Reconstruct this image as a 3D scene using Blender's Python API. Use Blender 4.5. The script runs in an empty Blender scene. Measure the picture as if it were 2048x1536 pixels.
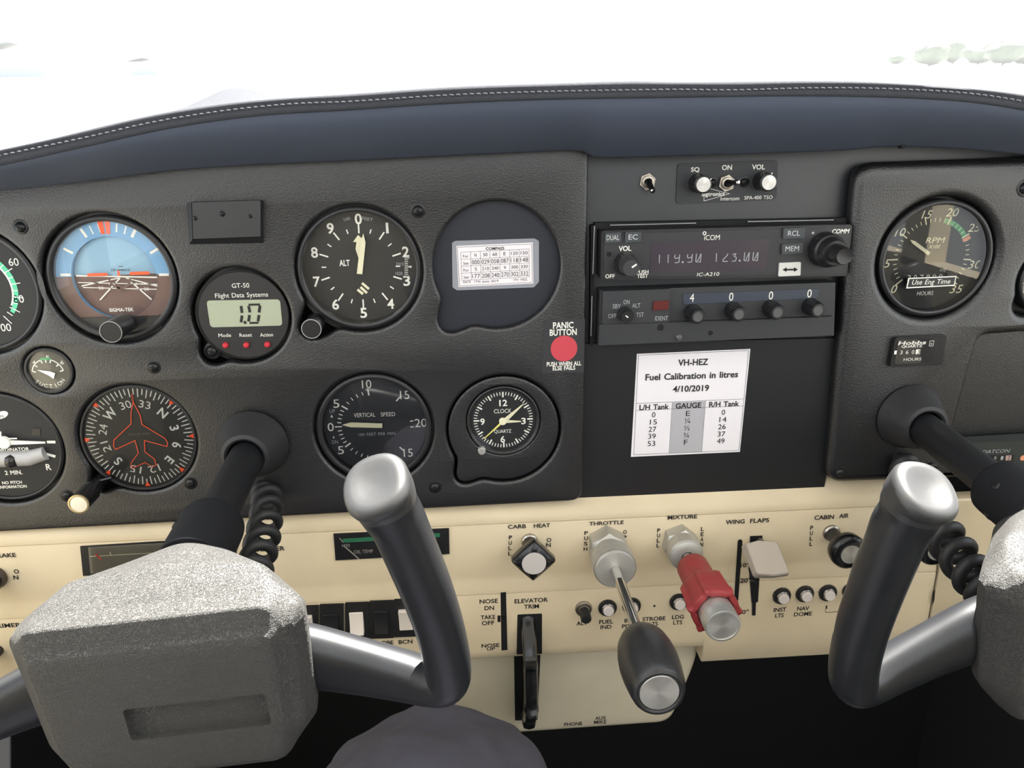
import bpy, bmesh, math, random
from mathutils import Vector, Matrix
random.seed(7)
R = math.radians
SC = bpy.context.scene
COL = SC.collection

# ------------------------------------------------------------------ camera
F = 1600.0                       # focal length in pixels of the 2048 px wide frame
EYE = Vector((0.0, -0.53, 0.0))
PITCH, YAW, ROLL = R(18.5787), R(3.5904), R(-0.8762)
fw = Vector((math.sin(YAW)*math.cos(PITCH), math.cos(YAW)*math.cos(PITCH), -math.sin(PITCH)))
rt0 = Vector((math.cos(YAW), -math.sin(YAW), 0)); up0 = rt0.cross(fw)
rt = rt0*math.cos(ROLL) + up0*math.sin(ROLL)
up = -rt0*math.sin(ROLL) + up0*math.cos(ROLL)
cam = bpy.data.cameras.new('camera'); cam_ob = bpy.data.objects.new('camera', cam); COL.objects.link(cam_ob)
cam.sensor_width = 36.0; cam.lens = 36.0*F/2048.0; cam.clip_start = 0.005; cam.clip_end = 3000
m3 = Matrix((rt, up, -fw)).transposed()
cam_ob.matrix_world = Matrix.Translation(EYE) @ m3.to_4x4()
SC.camera = cam_ob
SC.view_settings.view_transform = 'Standard'; SC.view_settings.look = 'None'
SC.view_settings.gamma = 1.0; SC.view_settings.use_curve_mapping = False
SC.view_settings.exposure = 0.0
SC.cycles.use_denoising = True
SC.cycles.max_bounces = 8; SC.cycles.transparent_max_bounces = 12
SC.cycles.sample_clamp_indirect = 6.0

# ------------------------------------------------------------------ light
wd = bpy.data.worlds.new('sky'); SC.world = wd; wd.use_nodes = True
bg = wd.node_tree.nodes['Background']; bg.inputs[0].default_value = (0.93, 0.97, 1.0, 1); bg.inputs[1].default_value = 2.85
sl = bpy.data.lights.new('sun', 'SUN'); sl.energy = 42.0; sl.angle = R(0.6); sl.color = (1.0, 0.965, 0.9)
so = bpy.data.objects.new('sun', sl); COL.objects.link(so)
SUN = Vector((0.26, 0.41, 1.0)).normalized()
so.rotation_euler = SUN.to_track_quat('Z', 'Y').to_euler(); so.location = (0.5, 1.0, 3.0)

# ------------------------------------------------------------------ helpers
def at(px, py, w=0.0):
    """where the line of sight through a frame pixel meets the plane w metres in front of the panel"""
    d = fw + rt*((px-1024)/F) + up*((768-py)/F)
    t = (0.53 - w)/d.y
    return (d.x*t, d.z*t)
def pt(px, py, w=0.0):
    x, z = at(px, py, w); return Vector((x, -w, z))
def lin(c):
    return tuple(((v/255)/12.92 if v/255 <= 0.04045 else ((v/255+0.055)/1.055)**2.4) for v in c)

MATS = {}
def mat(name, rgb, rough=0.5, metal=0.0, bump=0.0, scale=600.0, detail=3.0, spec=0.5, coat=0.0, var=0.0, vscale=40.0, voronoi=False, rgb_lin=None):
    if name in MATS: return MATS[name]
    m = bpy.data.materials.new(name); m.use_nodes = True; nt = m.node_tree; b = nt.nodes['Principled BSDF']
    c = rgb_lin if rgb_lin else lin(rgb)
    b.inputs['Base Color'].default_value = (*c, 1); b.inputs['Roughness'].default_value = rough
    b.inputs['Metallic'].default_value = metal; b.inputs['Specular IOR Level'].default_value = spec
    b.inputs['Coat Weight'].default_value = coat
    if bump or var:
        tc = nt.nodes.new('ShaderNodeTexCoord')
    if bump:
        if voronoi:
            n = nt.nodes.new('ShaderNodeTexVoronoi'); n.feature = 'DISTANCE_TO_EDGE'; n.inputs['Scale'].default_value = scale
            n2 = nt.nodes.new('ShaderNodeTexNoise'); n2.inputs['Scale'].default_value = scale*0.35; n2.inputs['Detail'].default_value = 4
            mx = nt.nodes.new('ShaderNodeMixRGB'); mx.inputs[0].default_value = 0.045
            nt.links.new(tc.outputs['Object'], n2.inputs['Vector'])
            nt.links.new(tc.outputs['Object'], mx.inputs[1]); nt.links.new(n2.outputs['Color'], mx.inputs[2])
            nt.links.new(mx.outputs[0], n.inputs['Vector'])
            rm = nt.nodes.new('ShaderNodeMapRange'); rm.inputs['From Max'].default_value = 0.14
            rm.interpolation_type = 'SMOOTHSTEP'
            nt.links.new(n.outputs['Distance'], rm.inputs['Value']); src = rm.outputs[0]
        else:
            n = nt.nodes.new('ShaderNodeTexNoise'); n.inputs['Scale'].default_value = scale; n.inputs['Detail'].default_value = detail
            nt.links.new(tc.outputs['Object'], n.inputs['Vector']); src = n.outputs['Fac']
        bp = nt.nodes.new('ShaderNodeBump'); bp.inputs['Strength'].default_value = bump; bp.inputs['Distance'].default_value = 0.0006
        nt.links.new(src, bp.inputs['Height']); nt.links.new(bp.outputs[0], b.inputs['Normal'])
    if var:
        n = nt.nodes.new('ShaderNodeTexNoise'); n.inputs['Scale'].default_value = vscale; n.inputs['Detail'].default_value = 5
        nt.links.new(tc.outputs['Object'], n.inputs['Vector'])
        mr = nt.nodes.new('ShaderNodeMapRange'); mr.inputs['From Min'].default_value = 0.3; mr.inputs['From Max'].default_value = 0.7
        mr.inputs['To Min'].default_value = 1-var; mr.inputs['To Max'].default_value = 1+var
        mm = nt.nodes.new('ShaderNodeVectorMath'); mm.operation = 'SCALE'; mm.inputs[0].default_value = c
        nt.links.new(n.outputs['Fac'], mr.inputs['Value']); nt.links.new(mr.outputs[0], mm.inputs['Scale'])
        nt.links.new(mm.outputs[0], b.inputs['Base Color'])
    MATS[name] = m; return m

def glass_mat(name, rough=0.015, tint=(1, 1, 1), ior=1.5, gain=1.0):
    m = bpy.data.materials.new(name); m.use_nodes = True; nt = m.node_tree; nt.nodes.clear()
    o = nt.nodes.new('ShaderNodeOutputMaterial'); mx = nt.nodes.new('ShaderNodeMixShader')
    t = nt.nodes.new('ShaderNodeBsdfTransparent'); t.inputs[0].default_value = (*tint, 1)
    g = nt.nodes.new('ShaderNodeBsdfGlossy'); g.inputs['Roughness'].default_value = rough
    f = nt.nodes.new('ShaderNodeFresnel'); f.inputs[0].default_value = ior
    mt = nt.nodes.new('ShaderNodeMath'); mt.operation = 'MULTIPLY'; mt.inputs[1].default_value = gain
    nt.links.new(f.outputs[0], mt.inputs[0]); nt.links.new(mt.outputs[0], mx.inputs[0])
    nt.links.new(t.outputs[0], mx.inputs[1]); nt.links.new(g.outputs[0], mx.inputs[2]); nt.links.new(mx.outputs[0], o.inputs[0])
    MATS[name] = m; return m

M_PANEL = mat('textured black panel', (18, 18, 20), 0.39, spec=0.9, bump=0.5, scale=900, detail=4, var=0.10, vscale=30)
M_PANEL2 = mat('smooth dark panel', (32, 33, 36), 0.40, spec=0.65, bump=0.08, scale=1500, var=0.06, vscale=60)
M_PLATE = mat('flat black plate', (22, 23, 26), 0.5, var=0.08, vscale=40)
M_BLANK = mat('blue black blanking plate', (32, 34, 44), 0.5)
M_VINYL = mat('blue grey vinyl', (74, 82, 98), 0.62, bump=0.10, scale=1200)
M_PAD = mat('grey leather pad', (62, 64, 70), 0.85, spec=0.2, bump=0.55, scale=420, voronoi=True)
M_STITCH = mat('grey thread', (112, 112, 118), 0.7)
M_CREAM = mat('cream painted plastic', (208, 192, 162), 0.42, bump=0.05, scale=500, var=0.05, vscale=25)
M_PED = mat('beige pedestal paint', (206, 196, 172), 0.45, bump=0.05, scale=500, var=0.05, vscale=25)
M_BLACK = mat('black plastic', (30, 30, 32), 0.35)
M_MATTE = mat('matte black', (22, 22, 24), 0.6)
M_GLOSSB = mat('gloss black plastic', (24, 24, 26), 0.22)
M_DARK = mat('very dark void', (9, 10, 12), 0.8)
M_RUBBER = mat('black rubber', (34, 34, 36), 0.55)
M_BEZEL = mat('black bezel', (36, 36, 38), 0.38)
M_DIAL = mat('black dial', (30, 31, 32), 0.6)
M_WHITE = mat('white ink', (236, 234, 226), 0.6)
M_CREAMINK = mat('cream ink', (226, 222, 190), 0.6)
M_GREYINK = mat('grey ink', (165, 168, 172), 0.6)
M_BLKINK = mat('black ink', (30, 28, 26), 0.6)
M_GREEN = mat('green arc', (60, 150, 95), 0.6)
M_MINT = mat('mint green arc', (92, 205, 160), 0.6)
M_ORANGE = mat('orange ink', (255, 96, 48), 0.55)
M_TAN = mat('faded red ink', (226, 150, 112), 0.55)
M_SKY = mat('sky blue dial', (116, 166, 206), 0.55)
M_SKYL = mat('pale blue ball', (142, 182, 206), 0.55)
M_EARTH = mat('brown dial', (112, 86, 78), 0.6)
M_RED = mat('red sticker', (198, 68, 80), 0.5)
M_REDK = mat('red knob plastic', (146, 48, 50), 0.5, bump=0.05, scale=900)
M_REDB = mat('red button', (196, 44, 58), 0.4)
M_PAPER = mat('white paper', (238, 232, 236), 0.5)
M_PGREY = mat('grey printed column', (178, 176, 182), 0.5)
M_LAM = mat('laminate edge', (150, 152, 160), 0.12)
M_METAL = mat('satin aluminium', (188, 186, 180), 0.45, metal=0.6, bump=0.03, scale=1500)
M_CHROME = mat('polished steel', (205, 203, 200), 0.08, metal=1.0)
M_SCREW = mat('black oxide screw', (40, 40, 42), 0.28, metal=0.4)
M_LCD = mat('grey green lcd', (168, 174, 152), 0.3)
M_SEG = mat('lcd segment', (22, 26, 24), 0.5)
M_DISP = mat('smoked display window', (66, 60, 68), 0.16)
M_BTN = mat('dark button', (62, 66, 70), 0.5)
M_ROCK = mat('white rocker', (226, 216, 206), 0.4)
M_FLAP = mat('grey beige lever plastic', (178, 168, 156), 0.45)
M_CAPW = mat('white breaker cap', (226, 216, 212), 0.4)
M_TRO = mat('grey trouser cloth', (67, 66, 76), 0.9, bump=0.35, scale=1600, var=0.08, vscale=60)
M_HUB = mat('grained charcoal hub plastic', (62, 61, 59), 0.56, spec=0.75, bump=1.0, scale=330, voronoi=True)
M_HORN = mat('worn black horn plastic', (33, 34, 37), 0.35, spec=0.4, bump=0.05, scale=1800, var=0.1, vscale=50)
M_TIP = mat('rubbed grip tip plastic', (44, 44, 45), 0.45, spec=0.8, bump=0.06, scale=2500)
M_WINLENS = mat('dark gauge window', (40, 40, 40), 0.35)
M_FLOOR = mat('dark carpet', (22, 23, 26), 0.95)
M_WALL = mat('cream door trim', (224, 214, 190), 0.7)
M_ROOF = mat('light headliner', (206, 204, 198), 0.8)
G_GLASS = glass_mat('instrument glass')
G_LAM = glass_mat('clear laminate', rough=0.08, tint=(0.86, 0.87, 0.9), gain=2.0)

def brushed(name):
    """spun metal disc: anisotropic look from a radial roughness pattern in object space"""
    m = mat(name, (206, 204, 200), 0.36, metal=0.75); nt = m.node_tree; b = nt.nodes['Principled BSDF']
    b.inputs['Anisotropic'].default_value = 0.85
    tg = nt.nodes.new('ShaderNodeTangent'); tg.direction_type = 'RADIAL'; tg.axis = 'Y'
    nt.links.new(tg.outputs[0], b.inputs['Tangent'])
    return m
M_SPUN = brushed('spun aluminium')
M_WHITECAP = mat('pale knob cap', (236, 228, 208), 0.35)

class MB:
    def __init__(s): s.v = []; s.f = []; s.m = []
    def add(s, vs, fs, m=0):
        o = len(s.v); s.v += [Vector(v) for v in vs]
        for f in fs: s.f.append([i+o for i in f]); s.m.append(m)
    def poly(s, pts, w, m=0):                                  # flat polygon facing the cabin
        s.add([(x, -w, z) for x, z in pts], [list(range(len(pts)))], m)
    def prism(s, pts, w0, w1, m=0, mside=None):                # polygon pulled from w0 out to w1
        n = len(pts); vs = [(x, -w0, z) for x, z in pts] + [(x, -w1, z) for x, z in pts]
        s.add(vs, [list(range(n, 2*n))], m)
        s.add(vs, [[i, (i+1) % n, n+(i+1) % n, n+i] for i in range(n)] + [list(range(n))[::-1]], m if mside is None else mside)
    def box(s, c, d, m=0, M=None):
        x, y, z = (k/2 for k in d); vs = [Vector((a*x, b*y, e*z)) for a in (-1, 1) for b in (-1, 1) for e in (-1, 1)]
        if M: vs = [M @ v for v in vs]
        vs = [v+Vector(c) for v in vs]
        s.add(vs, [[0, 1, 3, 2], [4, 6, 7, 5], [0, 4, 5, 1], [2, 3, 7, 6], [0, 2, 6, 4], [1, 5, 7, 3]], m)
    def lathe(s, c, prof, m=0, seg=48, M=None, shape=None, ms=None):   # prof: (radius, w); axis toward the cabin
        x0, z0 = c; base = len(s.v); rings = []
        for r, w in prof:
            if r < 1e-7: rings.append([len(s.v)]); s.v.append(Vector((x0, -w, z0)))
            else:
                ring = []
                for k in range(seg):
                    a = 2*math.pi*k/seg; rr = r*(shape(a, r, w) if shape else 1)
                    ring.append(len(s.v)); s.v.append(Vector((x0+rr*math.cos(a), -w, z0+rr*math.sin(a))))
                rings.append(ring)
        for j in range(len(rings)-1):
            A, B = rings[j], rings[j+1]; mm = ms[j] if ms else m
            if len(A) == 1 and len(B) == 1: continue
            for k in range(seg):
                k2 = (k+1) % seg
                if len(A) == 1: s.f.append([A[0], B[k2], B[k]][::-1])
                elif len(B) == 1: s.f.append([A[k], A[k2], B[0]])
                else: s.f.append([A[k], A[k2], B[k2], B[k]])
                s.m.append(mm)
        if M:
            for i in range(base, len(s.v)): s.v[i] = M @ s.v[i]
    def disc(s, c, r, w, m=0, seg=64):
        s.poly([(c[0]+r*math.cos(2*math.pi*k/seg), c[1]+r*math.sin(2*math.pi*k/seg)) for k in range(seg)], w, m)
    def arc(s, c, r0, r1, a0, a1, w, m=0, seg=24):             # angles clockwise from the top
        vs = []; fs = []
        for k in range(seg+1):
            a = R(a0+(a1-a0)*k/seg)
            for r in (r0, r1): vs.append((c[0]+r*math.sin(a), -w, c[1]+r*math.cos(a)))
        fs = [[2*k, 2*k+1, 2*k+3, 2*k+2] for k in range(seg)]
        s.add(vs, fs, m)
    def tick(s, c, a, r0, r1, wd_, w, m=0):
        a = R(a); u = (math.sin(a), math.cos(a)); n = (u[1]*wd_/2, -u[0]*wd_/2)
        s.poly([(c[0]+u[0]*r0+n[0], c[1]+u[1]*r0+n[1]), (c[0]+u[0]*r1+n[0], c[1]+u[1]*r1+n[1]),
                (c[0]+u[0]*r1-n[0], c[1]+u[1]*r1-n[1]), (c[0]+u[0]*r0-n[0], c[1]+u[1]*r0-n[1])], w, m)
    def stroke(s, pts, wd_, w, m=0, closed=False):             # flat polyline
        n = len(pts); P = [Vector(p) for p in pts]; L = []; Rr = []
        for i in range(n):
            a = P[i-1] if (i > 0 or closed) else P[i]; b = P[(i+1) % n] if (i < n-1 or closed) else P[i]
            d1 = (P[i]-a); d2 = (b-P[i])
            d1 = d1.normalized() if d1.length > 1e-9 else d2.normalized(); d2 = d2.normalized() if d2.length > 1e-9 else d1
            t = (d1+d2); t = t.normalized() if t.length > 1e-6 else d1
            nn = Vector((-t.y, t.x)); k = wd_/2/max(0.35, abs(nn.dot(Vector((-d1.y, d1.x)))))
            L.append(P[i]+nn*k); Rr.append(P[i]-nn*k)
        vs = [(p.x, -w, p.y) for p in L]+[(p.x, -w, p.y) for p in Rr]
        s.add(vs, [[i, (i+1) % n, n+(i+1) % n, n+i] for i in range(n if closed else n-1)], m)
    def tube(s, pts, rad, m=0, seg=12, cap=True):
        P = [Vector(p) for p in pts]; n = len(P); base = len(s.v); prev = None
        for i in range(n):
            t = (P[min(i+1, n-1)]-P[max(i-1, 0)]).normalized()
            if prev is None:
                a = Vector((0, 0, 1)) if abs(t.z) < 0.9 else Vector((1, 0, 0)); u = t.cross(a).normalized()
            else: u = (prev-t*prev.dot(t)).normalized()
            prev = u; v = t.cross(u); r = rad[i] if isinstance(rad, (list, tuple)) else rad
            for k in range(seg):
                a = 2*math.pi*k/seg; s.v.append(P[i]+u*(r*math.cos(a))+v*(r*math.sin(a)))
        for i in range(n-1):
            for k in range(seg):
                s.f.append([base+i*seg+k, base+i*seg+(k+1) % seg, base+(i+1)*seg+(k+1) % seg, base+(i+1)*seg+k]); s.m.append(m)
        if cap:
            s.f.append([base+k for k in range(seg)][::-1]); s.m.append(m)
            s.f.append([base+(n-1)*seg+k for k in range(seg)]); s.m.append(m)
    def grid(s, rows, m=0, closed=False):
        o = len(s.v); nr, nc = len(rows), len(rows[0])
        for r in rows: s.v += [Vector(p) for p in r]
        for i in range(nr-1):
            for j in range(nc if closed else nc-1):
                j2 = (j+1) % nc
                s.f.append([o+i*nc+j, o+i*nc+j2, o+(i+1)*nc+j2, o+(i+1)*nc+j]); s.m.append(m)
    def build(s, name, mats, parent=None, loc=None, bevel=0.0, sharp=35, fix=True):
        if not isinstance(mats, (list, tuple)): mats = [mats]
        o0 = Vector(loc) if loc is not None else (origin(parent) if parent else Vector((0, 0, 0)))
        me = bpy.data.meshes.new(name); me.from_pydata([v-o0 for v in s.v], [], s.f)
        for mm in mats: me.materials.append(mm)
        me.polygons.foreach_set('material_index', s.m)
        if fix:
            bm = bmesh.new(); bm.from_mesh(me); bmesh.ops.recalc_face_normals(bm, faces=bm.faces); bm.to_mesh(me); bm.free()
        me.polygons.foreach_set('use_smooth', [True]*len(me.polygons))
        me.set_sharp_from_angle(angle=R(sharp)); me.update()
        ob = bpy.data.objects.new(name, me); COL.objects.link(ob)
        if parent: ob.parent = parent
        if loc is not None: ob.location = loc if not parent else (Vector(loc)-origin(parent))
        if bevel:
            b = ob.modifiers.new('bevel', 'BEVEL'); b.width = bevel; b.segments = 3; b.limit_method = 'ANGLE'; b.angle_limit = R(40)
            b.harden_normals = False
        return ob
def origin(o):
    p = Vector((0, 0, 0))
    while o: p += o.location; o = o.parent
    return p
def tag(o, label, cat, group=None, kind=None):
    if label: o['label'] = label
    if cat: o['category'] = cat
    if group: o['group'] = group
    if kind: o['kind'] = kind
    return o
def thing(name, label, cat, loc, group=None):
    o = bpy.data.objects.new(name, None); COL.objects.link(o); o.location = loc; o.empty_display_size = 0.01
    return tag(o, label, cat, group)
def struct(o): o['kind'] = 'structure'; return o

# ------------------------------------------------------------------ lettering (built-in font, flat meshes)
GLY = {}
def load_glyphs():
    chars = [chr(c) for c in range(33, 127)] + ['°', '¼', '½', '¾']
    tmp = []
    for bold, off in ((0, 0.0), (1, 0.022)):
        for ch in chars + ['']:
            for kind in ('g', 'a'):
                if kind == 'g' and not ch: continue
                c = bpy.data.curves.new('t', 'FONT'); c.body = ch if kind == 'g' else 'H'+ch+'H'
                c.size = 1.0; c.resolution_u = 3; c.offset = off if kind == 'g' else 0; c.fill_mode = 'FRONT'
                o = bpy.data.objects.new('t', c); COL.objects.link(o); tmp.append((bold, ch, kind, o))
    dg = bpy.context.evaluated_depsgraph_get(); dg.update()
    wid = {}
    for bold, ch, kind, o in tmp:
        me = bpy.data.meshes.new_from_object(o.evaluated_get(dg))
        if kind == 'g':
            GLY[(bold, ch)] = [[v.co.xy.copy() for v in me.vertices], [list(p.vertices) for p in me.polygons], 0.5]
        else:
            xs = [v.co.x for v in me.vertices]; wid[(bold, ch)] = max(xs)-min(xs)
        bpy.data.meshes.remove(me)
    for (bold, ch), w_ in wid.items():
        if ch: GLY[(bold, ch)][2] = w_-wid[(bold, '')]
    for *_, o in tmp:
        c = o.data; bpy.data.objects.remove(o); bpy.data.curves.remove(c)
load_glyphs()
CAP = max(v.y for v in GLY[(0, 'H')][0])
def text_xz(mb, s, cx, cz, h, width=None, w=0.0, m=0, rot=0.0, shear=0.0, bold=0, track=0.0, fit=None):
    """letters of cap height h centred on (cx, cz); width squeezes or stretches the line to fit"""
    k = h/CAP; x = 0.0; vs = []; fs = []
    for ch in s:
        if ch == ' ': x += 0.35+track; continue
        g = GLY.get((bold, ch))
        if not g: x += 0.4; continue
        o = len(vs); vs += [(p.x+x, p.y) for p in g[0]]; fs += [[i+o for i in f] for f in g[1]]
        x += g[2]+track
    if not vs: return
    x0 = min(v[0] for v in vs); x1 = max(v[0] for v in vs); kx = (width/(x1-x0)) if width else k
    ca, sa = math.cos(R(rot)), math.sin(R(rot)); out = []
    for a, b in vs:
        X = (a-(x0+x1)/2)*kx; Z = (b-CAP/2)*k; X += Z*shear
        out.append((cx+X*ca-Z*sa, -w, cz+X*sa+Z*ca))
    mb.add(out, fs, m)
def mmpx(px, py, w):
    a = at(px-5, py, w); b = at(px+5, py, w); c = at(px, py-5, w); d = at(px, py+5, w)
    return (b[0]-a[0])/10, (c[1]-d[1])/10
def T(mb, s, px, py, hpx, wpx=None, w=0.0, m=0, **kw):
    """a line of lettering centred where the photo has it"""
    sx, sz = mmpx(px, py, w); x, z = at(px, py, w)
    if abs(kw.get('rot', 0)) > 60: sx, sz = sz, sx
    text_xz(mb, s, x, z, hpx*sz, wpx*sx if wpx else None, w, m, **kw)
def V(mb, s, px, y0, y1, hpx, wpx, w, m):
    """letters stacked downwards"""
    for i, ch in enumerate(s):
        T(mb, ch, px+(-2*i/len(s)), y0+(y1-y0)*i/max(1, len(s)-1), hpx, wpx if ch != 'I' else None, w, m, bold=1)

def circle(c, r, n=72, lobe=None, smooth=3):
    """hole outline; lobe = (dx, dz, r) adds a key-hole bulge"""
    rs = []
    for k in range(n):
        a = 2*math.pi*k/n; q = r
        if lobe:
            dx, dz, lr = lobe; b = dx*math.cos(a)+dz*math.sin(a); disc = b*b-(dx*dx+dz*dz-lr*lr)
            if disc > 0 and b > 0: q = max(q, b+math.sqrt(disc))
        rs.append(q)
    if lobe:
        for _ in range(smooth): rs = [(rs[i-1]+2*rs[i]+rs[(i+1) % n])/4 for i in range(n)]
    return [(c[0]+q*math.cos(2*math.pi*k/n), c[1]+q*math.sin(2*math.pi*k/n)) for k, q in enumerate(rs)]
def rrect(x0, x1, z0, z1, r, n=6):
    P = []
    for cx, cz, a0 in ((x1-r, z1-r, 0), (x0+r, z1-r, 90), (x0+r, z0+r, 180), (x1-r, z0+r, 270)):
        for k in range(n+1):
            a = R(a0+90*k/n); P.append((cx+r*math.cos(a), cz+r*math.sin(a)))
    return P
def quad(pxs, w, r=0.0, n=5):
    """rounded outline through frame pixels on plane w"""
    P = [Vector(at(x, y, w)) for x, y in pxs]
    if r <= 0: return [tuple(p) for p in P]
    out = []; k = len(P)
    for i in range(k):
        a, b, c = P[i-1], P[i], P[(i+1) % k]; u = (a-b).normalized(); v = (c-b).normalized()
        rr = min(r, (a-b).length*.45, (c-b).length*.45)
        s_, e_ = b+u*rr, b+v*rr
        for j in range(n+1):
            t = j/n; q = s_*(1-t)**2+b*2*t*(1-t)+e_*t*t; out.append(tuple(q))
    return out
def plate(name, outline, holes, w_front, thick, bevel, mats, parent=None, decals=None, loc=None):
    """a plate with rounded edges and real holes, front face at w_front"""
    c = bpy.data.curves.new(name, 'CURVE'); c.dimensions = '2D'; c.fill_mode = 'BOTH'
    for P in [outline]+holes:
        s = c.splines.new('POLY'); s.points.add(len(P)-1); s.use_cyclic_u = True
        for q, p in zip(s.points, P): q.co = (p[0], p[1], 0, 1)
    c.extrude = max(1e-5, thick/2-bevel); c.bevel_depth = bevel; c.bevel_resolution = 3; c.offset = -bevel
    o = bpy.data.objects.new(name, c); COL.objects.link(o)
    dg = bpy.context.evaluated_depsgraph_get(); dg.update()
    me0 = bpy.data.meshes.new_from_object(o.evaluated_get(dg))
    bpy.data.objects.remove(o); bpy.data.curves.remove(c)
    mb = MB(); wc = w_front-thick/2
    mb.add([(v.co.x, -(wc+v.co.z), v.co.y) for v in me0.vertices], [list(p.vertices) for p in me0.polygons], 0)
    bpy.data.meshes.remove(me0)
    bm = bmesh.new(); vv = [bm.verts.new(v) for v in mb.v]
    for f in mb.f:
        try: bm.faces.new([vv[i] for i in f])
        except ValueError: pass
    bmesh.ops.remove_doubles(bm, verts=bm.verts, dist=1e-6); bmesh.ops.recalc_face_normals(bm, faces=bm.faces)
    bm.verts.index_update(); mb2 = MB(); mb2.add([v.co.copy() for v in bm.verts], [[v.index for v in f.verts] for f in bm.faces], 0); bm.free()
    if decals:
        o_ = len(mb2.v); mb2.v += decals.v
        for f, m_ in zip(decals.f, decals.m): mb2.f.append([i+o_ for i in f]); mb2.m.append(m_)
    return mb2.build(name, mats, parent, loc=loc, fix=False)

_screw = None
def screw(parent, px, py, w, r=0.0034, name='screw'):
    """dark cross-slotted dome screw, a part of the panel it holds"""
    global _screw
    if _screw is None:
        mb = MB(); mb.lathe((0, 0), [(1, -0.4), (1, 0.05), (0.9, 0.35), (0.6, 0.62), (0.25, 0.7), (0, 0.71)], 0, 24)
        for a in (25, 115): mb.box((0, -0.66, 0), (1.0, 0.16, 0.2), 1, Matrix.Rotation(R(a), 3, 'Y'))
        mb.lathe((0, 0), [(1.45, 0.0), (1.3, 0.06), (1, 0.08)], 0, 24)
        me = mb.build('screw_source', [M_SCREW, M_DARK]); _screw = me.data; bpy.data.objects.remove(me)
    o = bpy.data.objects.new(name, _screw); COL.objects.link(o); o.scale = (r, r, r)
    p = pt(px, py, w); o.parent = parent; o.location = p-origin(parent); return o

# ------------------------------------------------------------------ setting: cabin shell and outside
def slab(name, c, d, m, M=None, bevel=0):
    mb = MB(); mb.box(c, d, 0, M); return struct(mb.build(name, m, bevel=bevel))
slab('floor', (0.08, -0.45, -0.93), (1.15, 1.70, 0.04), M_FLOOR)
slab('wall_front', (0.08, 0.36, -0.52), (1.15, 0.03, 0.80), M_DARK)
for nm, x in (('wall_left', -0.49), ('wall_right', 0.65)):
    mb = MB(); mb.box((x, -0.45, -0.56), (0.03, 1.70, 0.72), 0); mb.box((x, -1.25, 0.15), (0.03, 0.1, 0.72), 0); mb.box((x, -0.55, 0.15), (0.03, 0.06, 0.72), 0)
    mb.box((x+(.006 if x < 0 else -.006), -.06, -.69), (.03, .88, .44), 1)
    struct(mb.build(nm, [M_WALL, M_FLOOR]))
mb = MB(); mb.box((0.08, -1.31, -0.50), (1.15, 0.03, 0.84), 0)
struct(mb.build('wall_rear', mat('grey rear trim', (70, 68, 66), 0.8)))
slab('ceiling', (0.08, -0.685, 0.515), (1.15, 1.24, 0.03), M_ROOF)

def make_windscreen():
    m = bpy.data.materials.new('glare veil acrylic'); m.use_nodes = True; nt = m.node_tree; nt.nodes.clear()
    o = nt.nodes.new('ShaderNodeOutputMaterial'); a = nt.nodes.new('ShaderNodeMixShader'); a.inputs[0].default_value = 0.045  # milky share added to imitate a glare veil over the view outside
    t = nt.nodes.new('ShaderNodeBsdfTransparent'); l = nt.nodes.new('ShaderNodeBsdfTranslucent'); l.inputs[0].default_value = (0.86, 0.89, 0.92, 1)
    nt.links.new(t.outputs[0], a.inputs[1]); nt.links.new(l.outputs[0], a.inputs[2]); nt.links.new(a.outputs[0], o.inputs[0])
    rows = []
    for i in range(13):
        t_ = i/12; row = []
        for j in range(25):
            s = j/24*2-1; bow = 0.10*(1-s*s)
            row.append((0.08+s*(0.585-0.03*t_), 0.34+bow*(1-0.6*t_)-0.42*t_, -0.10+0.60*t_))
        rows.append(row)
    mb = MB(); mb.grid(rows); return struct(mb.build('window_1', m))
make_windscreen()
# outside, tilted a little because the aircraft sits nose high on its wheels
TILT = Matrix.Rotation(R(3.25), 4, 'X')
def outside(p): return TILT @ Vector(p)
mb = MB(); mb.add([outside(p) for p in ((-900, 1.2, -1.7), (900, 1.2, -1.7), (900, 900, -1.7), (-900, 900, -1.7))], [[0, 1, 2, 3]])
struct(mb.build('ground', mat('sunlit pale apron', (226, 222, 212), 0.9, var=0.1, vscale=0.1)))
M_LEAF = mat('hazy green foliage', (40, 52, 42), 0.9, bump=0.6, scale=1.5, var=0.3, vscale=0.6)
M_TRUNK = mat('tree bark', (84, 70, 58), 0.9)
M_SHED = mat('pale shed cladding', (170, 182, 190), 0.6)
M_SHEDD = mat('dark shed doors', (70, 84, 96), 0.6)
def tree(x, y, h, wdt, label, group='distant trees beyond the airfield'):
    base = outside((x, y, -1.7)); t = thing('tree', label, 'tree', base, group)
    mb = MB()
    rnd = random.Random(int(x*7+y)); rows = []
    for i in range(9):
        th = math.pi*i/8; row = []
        for j in range(16):
            ph = 2*math.pi*j/16; k = 1+0.35*(rnd.random()-0.5)
            row.append(base+Vector((wdt/2*math.sin(th)*math.cos(ph)*k, wdt/2*math.sin(th)*math.sin(ph)*k, h*0.55-h*0.45*math.cos(th)*k)))
        rows.append(row)
    mb.grid(rows, 0, True); mb.build('crown', M_LEAF, t, sharp=70)
    mb = MB(); mb.tube([base, base+Vector((0, 0, h*0.35))], [h*0.05, h*0.035], 0, 8); mb.build('trunk', M_TRUNK, t)
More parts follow.
